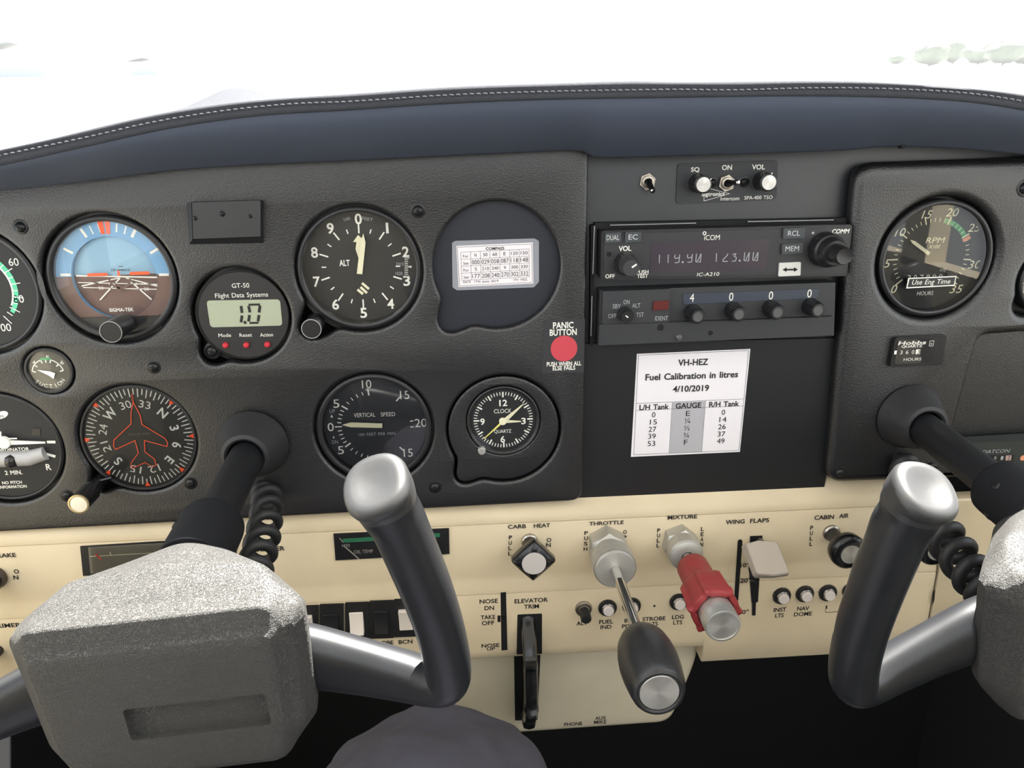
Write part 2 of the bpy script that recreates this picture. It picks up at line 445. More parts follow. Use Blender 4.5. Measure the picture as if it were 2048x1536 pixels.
for px, h, wd_, lab in ((1790, 3.4, 5, 'faint small tree far off, leftmost of the row at the right horizon'), (1856, 5.4, 8, 'low hazy tree next after the small leftmost one'),
                    (1902, 8.2, 8, 'tallest blue grey hazy tree of the row at the right horizon'), (1952, 6.0, 9, 'broad hazy tree just right of the tallest one'),
                    (2002, 5.6, 9, 'pale hazy tree second from the right frame edge'), (2046, 6.4, 9, 'hazy tree at the right end of the horizon row')):
    Y = 200.0+(px*37 % 90); d = fw+rt*((px-1024)/F)+up*((768-140)/F); k = (Y+0.53)/d.y
    tree(d.x*k, Y, h, wd_, lab)
def shed(px, wdt, hgt, lab, y=150.0):
    d = fw+rt*((px-1024)/F)+up*((768-115)/F); k = (y+0.53)/d.y; b = outside((d.x*k, y, -1.7))
    t = thing('hangar', lab, 'building', b, 'far hangars at the left')
    mb = MB(); mb.box(b+Vector((0, 4, hgt/2)), (wdt, 8, hgt), 0); mb.build('wall', M_SHED, t)
    mb = MB(); mb.box(b+Vector((0, -0.1, hgt*0.36)), (wdt*0.8, 0.2, hgt*0.5), 0); mb.build('door', M_SHEDD, t)
    mb = MB(); x = wdt/2*1.05; rows = [[b+Vector((sx*x, yy, hgt+0.02+(0 if abs(sx) else hgt*0.25))) for sx in (-1, 0, 1)] for yy in (-0.5, 8.5)]
    mb.grid(rows); mb.build('roof', M_SHEDD, t)
shed(20, 13, 4.8, 'pale hangar with dark doors at the far left, largest of the two')
shed(285, 7, 3.0, 'small far hangar seen through glare above the left gauges', 190.0)

# ------------------------------------------------------------------ glareshield
def curve_fn(pts):
    def f(x):
        n = len(pts)
        for i in range(n-1):
            if x <= pts[i+1][0] or i == n-2:
                p0 = pts[max(i-1, 0)]; p1 = pts[i]; p2 = pts[i+1]; p3 = pts[min(i+2, n-1)]
                t = (x-p1[0])/(p2[0]-p1[0]); m1 = (p2[1]-p0[1])/(p2[0]-p0[0])*(p2[0]-p1[0]) if p2[0] != p0[0] else 0
                m2 = (p3[1]-p1[1])/(p3[0]-p1[0])*(p2[0]-p1[0]) if p3[0] != p1[0] else 0
                t2, t3 = t*t, t*t*t
                return (2*t3-3*t2+1)*p1[1]+(t3-2*t2+t)*m1+(-2*t3+3*t2)*p2[1]+(t3-t2)*m2
    return f
STI = curve_fn([(-400, 395), (-200, 352), (0, 311), (171, 275), (308, 244), (444, 222), (581, 208), (700, 203), (900, 190), (1100, 183), (1348, 179), (1468, 180), (1621, 176), (1758, 177), (1929, 186), (2048, 203), (2250, 245), (2450, 300)])
SEA = curve_fn([(-400, 410), (-200, 370), (0, 330), (171, 292), (342, 255), (513, 231), (700, 219), (900, 206), (1100, 198), (1348, 194), (1553, 191), (1758, 193), (1929, 202), (2048, 219), (2250, 262), (2450, 318)])
TOPE = curve_fn([(-400, 380), (-200, 338), (0, 299), (103, 277), (205, 252), (308, 229), (410, 212), (513, 200), (700, 187), (900, 173), (1100, 166), (1260, 161), (1348, 163), (1700, 162), (1929, 176), (2048, 189), (2250, 230), (2450, 284)])
VAL = curve_fn([(-400, 420), (-200, 398), (0, 378), (170, 360), (340, 338), (520, 326), (700, 318), (1000, 304), (1170, 299), (1190, 311), (1348, 309), (1700, 297), (1760, 291), (1880, 292), (2048, 305), (2250, 330), (2450, 360)])
NST = 140; XS = [-400+2850*i/NST for i in range(NST+1)]
def glareshield():
    t = thing('glareshield', 'grey padded leather glareshield with stitched rim and blue grey valance above the panel', 'glareshield', pt(1024, 200, 0.0))
    rows = []
    for x in XS:
        e = pt(x, TOPE(x), 0.0555); s_ = pt(x, STI(x), 0.060); q = pt(x, SEA(x), 0.0615)
        lump = 0.020*math.exp(-((x-390)/120)**2)
        col = [Vector((e.x*1.0, 0.33, e.z-0.02)), Vector((e.x, 0.20, e.z-0.012+lump*0.6)), Vector((e.x, 0.08, e.z-0.007+lump)), Vector((e.x, 0.02, e.z-0.004+lump*0.8)), Vector((e.x, -0.025, e.z-0.0012+lump*0.25)), e]
        for k in (0.35, 0.7): 
            p = e.lerp(s_, k); p.y -= 0.003*math.sin(math.pi*k); p.z += 0.001*math.sin(math.pi*k); col.append(p)
        col += [s_, s_.lerp(q, .5)+Vector((0, -0.0010, 0)), q, q+Vector((0, 0.003, -0.0008))]
        rows.append(col)
    mb = MB(); mb.grid(rows); mb.build('padded_cover', M_PAD, t, sharp=80)
    rows = []
    for x in XS:
        q = pt(x, SEA(x), 0.0612)+Vector((0, 0.0015, -0.0004)); v = pt(x, VAL(x), 0.012); b = v+Vector((0, 0.009, 0.004))
        col = []
        for k in range(9):
            u = k/8; p = q.lerp(v, u); p.y -= 0.010*math.sin(math.pi*u)**0.8*1.0; p.y += 0.0; col.append(p)
        col += [v+Vector((0, 0.003, -0.0012)), b]; rows.append(col)
    mb = MB(); mb.grid(rows); mb.build('valance', M_VINYL, t, sharp=80)
    mb = MB(); x = -100.0
    while x < 2150:
        a = pt(x, STI(x)-0.5, 0.0612); b = pt(x+8.5, STI(x+8.5)+0.5, 0.0612)
        mb.tube([a, a.lerp(b, .5)+Vector((0, -0.0006, 0.0001)), b], 0.00040, 0, 6); x += 13.5
    o = mb.build('stitching', M_STITCH, t); o['kind'] = 'stuff'
    mb = MB(); p = pt(1804, 292, 0.011); mb.lathe((0, 0), [(0, .002), (.0016, .002), (.0016, -.003)], 0, 16, Matrix.Translation(p)); mb.build('rivet', M_DARK, t)
glareshield()

# ------------------------------------------------------------------ left instrument panel with its holes
H31 = 0.0428
HOLES = dict(att=((220, 560), H31, None), alt=((718, 540), H31-0.0008, (-0.0335, -0.0375, 0.0105)), blank=((994, 533), 0.0425, (-0.0315, -0.0355, 0.0105)),
             turn=((2, 899), 0.0415, None), dg=((275, 880), 0.0400, (-0.0300, -0.0310, 0.009)), vsi=((748, 860), 0.0420, None),
             clock=((1008, 860), 0.0410, (-0.0285, -0.0335, 0.0095)), asi=((-55, 583), H31, None), gt=((482, 633), 0.0325, (-0.0215, -0.0240, 0.0100)), suct=((97, 742), 0.0160, None))
def hole_pts(k):
    c, r, lobe = HOLES[k]; return circle(at(*c), r, 96 if lobe else 80, lobe)
def left_panel():
    out = quad([(-420, 408), (0, 362), (340, 322), (700, 302), (1000, 288), (1178, 284), (1166, 1002), (-420, 1088)], 0.0, 0.010)
    o = plate('instrument_panel', out, [hole_pts(k) for k in HOLES], 0.0, 0.0075, 0.0026, [M_PANEL], loc=pt(500, 1030, 0))
    tag(o, 'black grained left instrument panel holding the flight gauges', 'instrument panel')
    for px, py in ((41, 454), (836, 421), (307, 734), (134, 991), (870, 974), (381, 966)): screw(o, px, py, 0.0)
    return o
PAN_L = left_panel()
# plain black backing behind the holes and under the edges
mb = MB(); x0, z1 = at(-430, 420); x1, z0 = at(1150, 1000)
mb.prism(rrect(x0, x1, z0+0.01, z1, 0.01), -0.060, -0.035); tag(mb.build('backing_plate', M_DARK), 'black backing sheet behind the left instrument panel', 'panel')

def bezel_prof(Rb, Rin, wf, wd_, flange, fb=0.0062):
    return [(flange, wf-fb-0.008), (flange, wf-fb), (Rb, wf-fb+0.0002), (Rb, wf-0.0012), (Rb-0.0009, wf-0.0002), (Rb-0.0018, wf), (Rin+0.0012, wf), (Rin+0.0003, wf-0.0005), (Rin, wf-0.0014), (Rin-0.0004, wd_-0.0004), (0, wd_-0.0004)]
def gauge(name, label, cat, hole, Rb, Rin, wf, wd_, fl=0.003, group=None, glass=True, m=None):
    (px, py), hr, _ = HOLES[hole]; c = at(px, py)
    t = thing(name, label, cat, (c[0], -wf, c[1]), group)
    mb = MB(); mb.lathe(c, bezel_prof(Rb, Rin, wf, wd_, hr+fl), 0, 72); mb.build('bezel', m or M_BEZEL, t, sharp=40)
    if glass:
        mb = MB(); mb.disc(c, Rin+0.0001, wf-0.0022); mb.build('glass', G_GLASS, t)
    return t, c
INK = 0.00012
def knob(t, c, w0, w1, r, name='knob', ms=(None, None), flute=0, cap=0.8):
    mb = MB(); sh = (lambda a, rr, w: 1+0.035*math.cos(flute*a)) if flute else None
    mb.lathe(c, [(r*.96, w0), (r, w1-0.001), (r*.93, w1), (0, w1)], 0, 64 if flute else 40, shape=sh)
    return mb.build(name, ms[0] or M_BLACK, t)

# attitude indicator
t, c = gauge('attitude_indicator', 'round attitude gauge with blue sky half, brown ground half and orange bar', 'gauge', 'att', 0.0412, 0.0372, -0.002, -0.0135)
w = -0.0075; hz = at(228, 551, w)[1]; zf = at(228, 633, w)[1]; mb = MB()
def half(r, top, w_, m, n=48, flat=None):
    d = hz-c[1]; a0 = math.asin(d/r); P = []
    for k in range(n+1):
        a = a0+(math.pi-2*a0)*k/n if top else math.pi-a0+(math.pi+2*a0)*k/n
        P.append((c[0]+r*math.cos(a), max(c[1]+r*math.sin(a), flat) if flat else c[1]+r*math.sin(a)))
    mb.poly(P, w_, m)
# outer ring halves as strips so that the ball can sit deeper
RI = 0.0272
for top, m_ in ((1, 0), (0, 1)):
    d = hz-c[1]; rows = [[], []]
    for k in range(49):
        for j, r in enumerate((RI, 0.0371)):
            a0 = math.asin(d/r); a = a0+(math.pi-2*a0)*k/48 if top else math.pi-a0+(math.pi+2*a0)*k/48
            rows[j].append((c[0]+r*math.cos(a), -w, c[1]+r*math.sin(a)))
    mb.grid(rows, m_)
mb.lathe(c, [(RI, w), (RI+0.0002, w-0.004)], 0, 64)
for a, l, ww in ((-60, 1, .0017), (-30, 1, .0017), (-20, 0, .0009), (-10, 0, .0011), (10, 0, .0011), (20, 0, .0009), (30, 1, .0019), (60, 1, .0017), (-90, 1, .0017), (90, 1, .0017)):
    r1 = 0.0345 if l else 0.0338
    mb.tick((c[0]+0.0005, hz+0.0005), a+1.5, 0.0282, r1, ww, w+INK, 2)
for a in (-3.0, 3.2):
    cx = c[0]-0.0008+0.0022*a/3; mb.poly([(cx-0.0018, c[1]+0.0370), (cx+0.0018, c[1]+0.0370), (cx+0.0012-a*.0002, c[1]+0.0285), (cx-0.0012-a*.0002, c[1]+0.0285)], w+INK*2, 3)
mb.poly([(c[0]-0.030, zf), (c[0]+0.030, zf), (c[0]+0.024, c[1]-0.0368), (c[0]-0.024, c[1]-0.0368)], w+0.0012, 4)
mb.add([(c[0]-0.0300, -w-0.0012, zf), (c[0]+0.0300, -w-0.0012, zf), (c[0]+0.0300, -w, zf), (c[0]-0.0300, -w, zf)], [[0, 1, 2, 3]], 4)
T(mb, 'SIGMA-TEK', 243, 619.5, 6.5, 49, w+INK*2, 2, bold=1)
mb.build('dial', [M_SKY, M_EARTH, M_WHITE, M_ORANGE, M_BEZEL], t)
mb = MB()
prev = None
for top, m_ in ((1, 0), (0, 1)):
    rows = []
    for i in range(9):
        r = RI*i/8+1e-5; row = []; d = (hz-c[1])*min(1, i/8+.02)
        for k in range(41):
            a0 = math.asin(max(-1, min(1, (hz-c[1])*1.0/max(r, abs(hz-c[1])+1e-5)))) if i else 0
            a = a0+(math.pi-2*a0)*k/40 if top else math.pi-a0+(math.pi+2*a0)*k/40
            X, Z = r*math.cos(a), r*math.sin(a)
            row.append((c[0]+X, -(w-0.0042+0.0018*(1-(r/RI)**2)), c[1]+Z))
        rows.append(row)
    mb.grid(rows, m_)
wb = w-0.0018
def L(a, b, wd_=0.0006, m_=2): mb.stroke([at(*a, wb), at(*b, wb)], wd_, wb, m_)
mb.stroke([at(152, 551.5, wb), at(331, 555, wb)], .0010, wb, 2)
L((156, 565), (329, 569)); L((166, 575), (329, 579))
L((238, 556), (163, 572), .0008); L((240, 556), (200, 600), .0009); L((252, 556), (329, 576), .0008); L((260, 562), (303, 599), .0009)
T(mb, '10', 222, 567, 5, 9, wb+INK, 2); T(mb, '10', 271, 568, 5, 9, wb+INK, 2); T(mb, '20', 202, 576, 6, 10, wb+INK, 2); T(mb, '20', 293, 578, 6, 10, wb+INK, 2)
for px, tx in ((227, '10'), (256, '10')): T(mb, tx, px, 540, 5, 8, wb+INK, 5)
L((234, 540), (250, 540), .0006, 5); L((237, 533), (246, 533), .0004, 5)
mb.build('horizon_ball', [M_SKYL, M_EARTH, M_WHITE, M_ORANGE, M_BEZEL, M_BLKINK], t, sharp=80)
mb = MB(); ws = w+0.0006
for a, b in (((174, 550), (215, 550)), ((259, 547), (299, 546))): 
    A, B = at(*a, ws), at(*b, ws); mb.prism(rrect(A[0], B[0], A[1]-.0010, A[1]+.0010, .0009), ws-.0005, ws, 0)
p = at(237, 547, ws); mb.prism([(p[0]-.0009, p[1]-.0014), (p[0]+.0009, p[1]-.0014), (p[0]+.0004, p[1]+.0020), (p[0]-.0004, p[1]+.0020)], ws-.0004, ws, 0)
p = at(239, 556, ws); mb.arc(p, 0.0060, 0.0074, 95, 265, ws, 1); mb.stroke([at(237, 571, ws), at(238, 585, ws)], .0022, ws, 1)
mb.build('aircraft_bar', [M_ORANGE, M_EARTH], t)
p = at(247, 648, -0.002); knob(t, p, -0.004, 0.0185, 0.0070)
mb = MB(); mb.lathe(p, [(0.0070, 0.0183), (0.0070, 0.0189), (0.0066, 0.0190), (0.0065, 0.0186)], 0, 48); mb.build('knob_ring', mat('worn rim', (150, 150, 148), 0.4), t)

# airspeed indicator (mostly outside the frame)
t, c = gauge('airspeed_indicator', 'round airspeed gauge with mint green arc cut by the left frame edge', 'gauge', 'asi', 0.0412, 0.0380, -0.002, -0.0040)
w = -0.0040; mb = MB(); mb.disc(c, 0.0379, w, 0)
mb.arc(c, 0.0234, 0.0262, 20, 128, w+INK, 3, 40); mb.arc(c, 0.0222, 0.0233, 20, 118, w+INK, 1, 40)
for i, a in enumerate(range(30, 150, 10)): mb.tick(c, a+2, 0.0222, 0.0290 if i % 2 else 0.0262, .0006, w+INK*2, 1)
T(mb, '60', 27, 524, 15, 20, w+INK, 1); T(mb, '80', 37, 598, 15, 21, w+INK, 1); T(mb, '100', 8, 655, 15, 28, w+INK, 1); T(mb, '40', -28, 490, 15, 20, w+INK, 1)
mb.build('dial', [M_DIAL, M_WHITE, M_GREEN, M_MINT], t)
mb = MB(); mb.stroke([(c[0], c[1]), (c[0]-.018, c[1]+.014)], .002, w+.001); mb.build('pointer', M_WHITE, t)

# altimeter
t, c = gauge('altimeter', 'round altimeter reading 0 to 9 with two white hands, under the black cover box row', 'gauge', 'alt', 0.0408, 0.0374, -0.002, -0.0120)
t['label'] = 'round black altimeter with numerals 0 to 9 and two white hands'
w = -0.0120; mb = MB(); mb.disc(c, 0.0373, w, 0)
for k in range(10):
    a = R(36*k+1); text_xz(mb, str(k), c[0]+0.0318*math.sin(a), c[1]+0.0318*math.cos(a), 0.0066, 0.0017 if k == 1 else 0.0046, w+INK, 1, bold=1)
    mb.tick(c, 36*k+.8, 0.0224, 0.0284, .0010, w+INK, 1); mb.tick(c, 36*k+18.8, 0.0232, 0.0262, .0008, w+INK, 1)
T(mb, 'ALT', 689, 526, 11.5, 21, w+INK, 1, bold=1); T(mb, '100', 694, 438, 6, 13, w+INK, 2, rot=12); T(mb, 'FEET', 735, 438, 6, 22, w+INK, 2, rot=-10)
T(mb, '1015', 800, 528, 6, 14, w+INK, 2); T(mb, '1020', 798, 547, 6, 14, w+INK, 2)
for i in range(11): mb.stroke([at(809, 516+i*3.6, w), at(816 if i % 5 else 819, 516+i*3.6, w)], .0004, w+INK, 1)
mb.poly([at(815, 533, w), at(823, 531, w), at(823, 536, w)], w+INK, 1)
for k, (a, b) in enumerate((((724, 566), (738, 578)), ((721, 574), (734, 586)), ((715, 579), (726, 588)))):
    mb.stroke([at(*a, w), at(*b, w)], .0017, w+INK, 3)
mb.arc(c, 0.0186, 0.0189, 0, 360, w+INK*.7, 4, 60)
mb.build('dial', [M_DIAL, M_WHITE, M_GREYINK, M_CREAMINK, M_BLACK], t)
mb = MB(); w2 = w+0.0022
mb.prism([at(*p, w2) for p in ((718, 519), (711, 498), (713, 484), (706, 484), (716, 470), (727, 480), (722, 486), (725, 500), (723, 519))], w2-.0005, w2, 0); mb.build('short_hand', M_CREAMINK, t)
mb = MB(); w2 = w+0.0034
mb.prism([at(*p, w2) for p in ((713.5, 547.5), (721, 484), (726.5, 467), (731, 485), (724.5, 548.5))], w2-.0006, w2, 0); mb.build('long_hand', M_CREAMINK, t)
p = at(628, 650, 0.0); knob(t, p, -0.012, 0.0105, 0.0064)
mb = MB(); mb.lathe(p, [(0.0066, 0.0100), (0.0066, 0.0107), (0.0061, 0.0108), (0.0060, 0.0103)], 0, 48); mb.build('knob_ring', MATS['worn rim'], t)

# turn coordinator
t, c = gauge('turn_coordinator', 'round turn coordinator with white wing bar and slip ball at the left frame edge', 'gauge', 'turn', 0.0400, 0.0374, -0.002, -0.0040)
w = -0.0040; mb = MB(); mb.disc(c, 0.0373, w, 0)
T(mb, 'TURN COORDINATOR', 1, 900, 6.5, 116, w+INK, 1, bold=1); T(mb, '2 MIN.', 27, 945, 8, 35, w+INK, 1, bold=1); T(mb, 'NO PITCH', 24, 965, 5.5, 40, w+INK, 1, bold=1); T(mb, 'INFORMATION', 26, 973.5, 5.5, 55, w+INK, 1, bold=1)
T(mb, 'R', 97, 934, 11.5, 10.5, w+INK, 1, bold=1)
mb.stroke([at(94, 884, w), at(111, 884, w)], .0020, w+INK, 1); mb.stroke([at(93, 908, w), at(111, 913, w)], .0020, w+INK, 1)
mb.prism(quad([(64, 856), (81, 857), (81, 872), (64, 870)], w), w, w+.0004, 2)
p = at(3, 830, w); mb.poly([(p[0]+.0046*math.cos(a/12*math.pi), p[1]+.0026*math.sin(a/12*math.pi)+.0012*math.cos(a/12*math.pi)) for a in range(24)], w+INK, 1)
T(mb, 'm', 2, 832, 7, 10, w+INK*2, 2, shear=.3)
mb.build('dial', [M_DIAL, M_WHITE, M_BLACK], t)
mb = MB(); w2 = w+.003; mb.prism([at(*p, w2) for p in ((-80, 881), (0, 876), (18, 881), (90, 884), (90, 887), (18, 890), (0, 896), (-80, 888))], w2-.0008, w2); q = at(8, 885, w2); mb.lathe(q, [(.0045, w2-.0008), (.0042, w2+.0012), (0, w2+.0016)], 0, 32)
mb.stroke([at(2, 880, w2), at(1, 863, w2)], .0009, w2); mb.stroke([at(-20, 878, w2), at(34, 877, w2)], .0010, w2); mb.build('aircraft_pointer', M_WHITE, t)
mb = MB(); P = []
for px, py in ((-80, 925), (-40, 921), (0, 918), (60, 916), (92, 906)): P.append(pt(px, py, w+.0005))
mb.tube(P, [.0056, .0058, .0058, .0056, .0048], 0, 20); mb.build('slip_tube', mat('milky tube', (170, 168, 168), 0.25), t)
mb = MB(); q = pt(24, 922, w+.0035); mb.tube([q+Vector((-.005, 0, 0)), q+Vector((-.003, 0, 0)), q, q+Vector((.003, 0, 0)), q+Vector((.005, 0, 0))], [.0005, .0040, .0051, .0040, .0005], 0, 24); mb.build('slip_ball', mat('black ball', (40, 38, 38), 0.2), t)

# heading indicator
t, c = gauge('heading_indicator', 'round heading gauge with rotating compass card and orange aircraft outline', 'gauge', 'dg', 0.0396, 0.0376, -0.0015, -0.0050)
w = -0.0050; mb = MB(); mb.disc(c, 0.0375, w, 0); HD = 314
for k in range(72): mb.tick(c, k*5-HD, 0.0300 if k % 2 == 0 else 0.0318, 0.0362, .00075, w+INK, 1)
for k, s_ in enumerate(('N', '3', '6', 'E', '12', '15', 'S', '21', '24', 'W', '30', '33')):
    a = k*30-HD; r = 0.0250; text_xz(mb, s_, c[0]+r*math.sin(R(a)), c[1]+r*math.cos(R(a)), 0.0054 if len(s_) > 1 else 0.0060, 0.0078 if len(s_) > 1 else None, w+INK, 1, rot=-a, bold=0 if len(s_) > 1 else 1)
mb.build('compass_card', [mat('olive black card', (46, 46, 42), 0.5), M_WHITE], t)
mb = MB(); w2 = w+.0012
for k in range(1, 8):
    a = k*45; u = Vector((math.sin(R(a)), math.cos(R(a)))); n = Vector((u.y, -u.x)); C_ = Vector(c)
    mb.poly([tuple(C_+u*.0370+n*.0019), tuple(C_+u*.0370-n*.0019), tuple(C_+u*.0333)], w2, 0)
mb.stroke([at(*p, w2) for p in ((263, 787), (266, 805), (262, 825), (262, 848), (228, 880), (227, 892), (231, 899), (270, 881), (277, 906))], .0006, w2)
mb.stroke([at(*p, w2) for p in ((264, 789), (267, 806), (280, 830), (284, 849), (330, 877), (335, 885), (334, 893), (289, 881), (290, 904), (309, 918), (312, 930), (304, 934))], .0006, w2)
mb.stroke([at(*p, w2) for p in ((277, 906), (262, 926), (264, 937), (290, 925), (306, 934))], .0005, w2)
T(mb, 'SIGMA-TEK', 278, 868, 4, 44, w2, 1)
mb.build('aircraft_outline', [M_ORANGE, mat('dim ink', (110, 108, 92), 0.6)], t)
mb = MB(); p = at(196, 968, 0); mb.tube([Vector((p[0]-.006, -0.001, p[1]+.001)), Vector((p[0]+.012, -0.003, p[1]+.006))], [.0012, .0012], 0, 8)
mb.lathe(p, [(.0050, -.008), (.0050, .012), (.0066, .013), (.0066, .030), (.0060, .0305), (0, .0305)], 0, 40); mb.build('knob', M_GLOSSB, t)
mb = MB(); mb.lathe(p, [(.0068, .0300), (.0068, .0312), (.0058, .0314), (.0055, .0310)], 0, 40); mb.build('knob_ring', mat('brass ring', (188, 170, 130), 0.35, metal=.7), t)
mb = MB(); mb.lathe(p, [(.0056, .0309), (.0030, .0312), (0, .0313)], 0, 40); mb.build('knob_cap', M_WHITECAP, t)

# vertical speed indicator
t, c = gauge('vertical_speed_indicator', 'round vertical speed gauge with one white needle pointing left to 0', 'gauge', 'vsi', 0.0405, 0.0366, -0.002, -0.0090)
w = -0.0090; mb = MB(); mb.disc(c, 0.0365, w, 0)
for s_, a in (('0', 270), ('5', 304), ('10', 353), ('15', 45), ('20', 89), ('15', 135), ('10', 189), ('5', 235)):
    a = R(a); r = .0315 if s_ != '20' else .0325; text_xz(mb, s_, c[0]+r*math.sin(a), c[1]+r*math.cos(a), 0.0062, 0.0043*len(s_) if s_ != '15' and s_ != '10' else .0066, w+INK, 1)
for a, r0, r1, ww in ((270, .0235, .0285, .0008), (305, .0225, .0275, .0010), (353, .0230, .0275, .0010), (42, .0240, .0280, .0010), (85, .0250, .0275, .0008), (95, .0250, .0275, .0008), (137, .024, .028, .0010), (189, .0235, .0280, .0010), (235, .0225, .0275, .0010)): mb.tick(c, a, r0, r1, ww, w+INK, 1)
for k in range(1, 5):
    for sg in (1, -1):
        mb.tick(c, 270+sg*7*k, .0240, .0268, .0007, w+INK, 1); mb.tick(c, 270+sg*(35+9.6*k), .0240, .0266, .0006, w+INK, 1)
T(mb, 'VERTICAL', 729, 830, 8, 43, w+INK, 1); T(mb, 'SPEED', 776, 828.5, 8, 29, w+INK, 1); T(mb, '100 FEET PER MIN', 754, 868, 5.5, 74, w+INK, 2)
T(mb, 'UP', 664.5, 822, 7, 11, w+INK, 2); T(mb, 'DN', 670, 884, 7, 12, w+INK, 2)
mb.poly([at(661, 835, w), at(666, 834.5, w), at(663.5, 829, w)], w+INK, 1); mb.poly([at(665, 873, w), at(669, 873, w), at(668, 878, w)], w+INK, 1)
mb.build('dial', [mat('blue black dial', (38, 40, 46), 0.5), M_WHITE, M_GREYINK], t)
mb = MB(); w2 = w+.0025; mb.prism([at(*p, w2) for p in ((684, 850), (701, 845), (764.5, 847), (764.5, 856), (701, 854.5))], w2-.0006, w2); mb.build('pointer', M_CREAMINK, t)

# digital g meter
t, c = gauge('accelerometer', 'small round digital gauge with grey screen showing 1.0 and three red buttons', 'gauge', 'gt', 0.0300, 0.0295, -0.0035, -0.0040, glass=False, m=M_GLOSSB)
c = at(487, 631, -0.002); w = -0.002; mb = MB(); mb.lathe(c, [(.0298, -.006), (.0298, w-.0006), (.0292, w), (0, w)], 0, 72)
T(mb, 'GT-50', 481, 571, 9, 35, w+INK, 1); T(mb, 'Flight Data Systems', 483, 590, 9, 106, w+INK, 1)
T(mb, 'Mode', 449.5, 670.5, 7, 25, w+INK, 1); T(mb, 'Reset', 491.5, 670, 7, 25, w+INK, 1); T(mb, 'Action', 533, 669.5, 7, 26, w+INK, 1)
mb.build('face', [mat('smooth black face', (40, 39, 40), 0.4), M_WHITE], t)
mb = MB(); mb.prism(quad([(413, 601), (560, 598.5), (565, 651), (421, 654.5)], w, .0025), w, w+.0003, 0)
wl = w+.0005
for a in (((497, 609.5), (520, 609)), ((499, 646), (517, 645.5))): mb.stroke([at(*q, wl) for q in a], .0014, wl, 1)
for a in (((497, 612), (500, 625)), ((520, 611), (518, 625)), ((499, 630), (497, 643)), ((518, 630), (516, 643)), ((482, 612), (484, 626)), ((484, 631), (482, 645))): mb.stroke([at(*q, wl) for q in a], .0018, wl, 1)
q = at(490, 645, wl); mb.poly(rrect(q[0]-.0009, q[0]+.0009, q[1]-.0010, q[1]+.0010, .0003), wl, 1)
mb.build('screen', [M_LCD, M_SEG], t)
for px, py in ((451.5, 690), (493, 689.5), (535, 688.5)):
    mb = MB(); mb.lathe(at(px, py, w), [(.0020, w), (.0019, w+.0015), (.0013, w+.0022), (0, w+.0024)], 0, 20); mb.build('button', M_REDB, t)
screw(t, 424, 702, -0.006, 0.0040)

# suction gauge
t, c = gauge('suction_gauge', 'tiny round suction gauge with green arc at the left edge below the attitude gauge', 'gauge', 'suct', 0.0158, 0.0142, 0.0006, -0.0020)
w = -0.0020; mb = MB(); mb.disc(c, 0.0141, w, 0); cc = at(97, 748, w)
mb.arc(cc, .0100, .0107, -78, 78, w+INK, 1); mb.arc(cc, .0099, .0116, -18, 18, w+INK*2, 2)
for a in (-78, -50, -18, 0, 18, 50, 78): mb.tick(cc, a, .0080, .0102, .0008, w+INK, 1)
T(mb, '4', 68, 725, 7.5, 6.5, w+INK, 1); T(mb, '5', 95.5, 715, 8, 7, w+INK, 1); T(mb, '6', 124, 725, 7.5, 6.5, w+INK, 1)
for k, ch in enumerate('SUCTION'):
    a = R(180+(3-k)*18); text_xz(mb, ch, cc[0]+.0102*math.sin(a), cc[1]+.0085*math.cos(a), .0026, None, w+INK, 1, rot=-(3-k)*18)
mb.build('dial', [mat('olive grey dial', (78, 76, 66), 0.45), M_WHITE, M_GREEN], t)
mb = MB(); w2 = w+.0012; mb.prism([at(*p, w2) for p in ((74, 740), (99, 743), (110, 747), (107, 758), (99, 752))], w2-.0005, w2); mb.build('pointer', M_WHITE, t)

# clock in its filler plate
wf = -0.0015
(px, py), hr, lobe = HOLES['clock']; hc = at(px, py)
cc = at(1007, 842, wf)
o = plate('filler_plate', circle(hc, hr-0.0012, 96, (lobe[0], lobe[1], lobe[2]-0.0012)), [circle(cc, 0.0262, 72)], wf, 0.006, 0.0016, [M_PANEL], loc=(hc[0], 0, hc[1]))
tag(o, 'grained black filler plate with key-hole outline around the clock', 'panel')
t = thing('clock', 'round quartz clock with white minute marks, two pale hands and thin second hand', 'clock', (cc[0], -wf, cc[1]))
mb = MB(); mb.lathe(cc, [(.0275, wf-.008), (.0275, wf-.0062), (.0259, wf-.0062), (.0259, wf+.0004), (.0252, wf+.0008), (.0240, wf-.0002), (.0232, wf-.0025), (0, wf-.0025)], 0, 72); mb.build('bezel', M_BEZEL, t)
w = wf-.0023; mb = MB(); mb.disc(cc, .0231, w, 0)
for k in range(60): mb.tick(cc, k*6, .0172 if k % 5 == 0 else .0187, .0212, .0011 if k % 5 == 0 else .0006, w+INK, 1)
for s_, px, py in (('12', 1006.5, 806), ('3', 1047, 842), ('6', 1005.5, 878.5), ('9', 965, 843.5)): T(mb, s_, px, py, 12, 16 if len(s_) > 1 else 9, w+INK, 1, bold=1)
T(mb, 'CLOCK', 1005.5, 822, 8, 35, w+INK, 1); T(mb, 'QUARTZ', 1005.5, 862.5, 6.5, 34, w+INK, 1)
mb.build('dial', [M_DIAL, M_WHITE], t)
def hand(name, pts, w_, m_):
    mb = MB(); mb.prism([at(*p, w_) for p in pts], w_-.0003, w_); mb.build(name, m_, t)
hand('hour_hand', ((1000, 839), (1042, 842), (1042, 844), (1000, 847)), w+.0008, M_CREAMINK)
hand('minute_hand', ((1003, 841), (1047, 807), (1048, 808), (1010, 847)), w+.0012, M_CREAMINK)
hand('second_hand', ((1004, 842), (967.5, 877), (968.5, 878), (1007, 845)), w+.0016, mat('yellow ink', (222, 214, 120), .6))
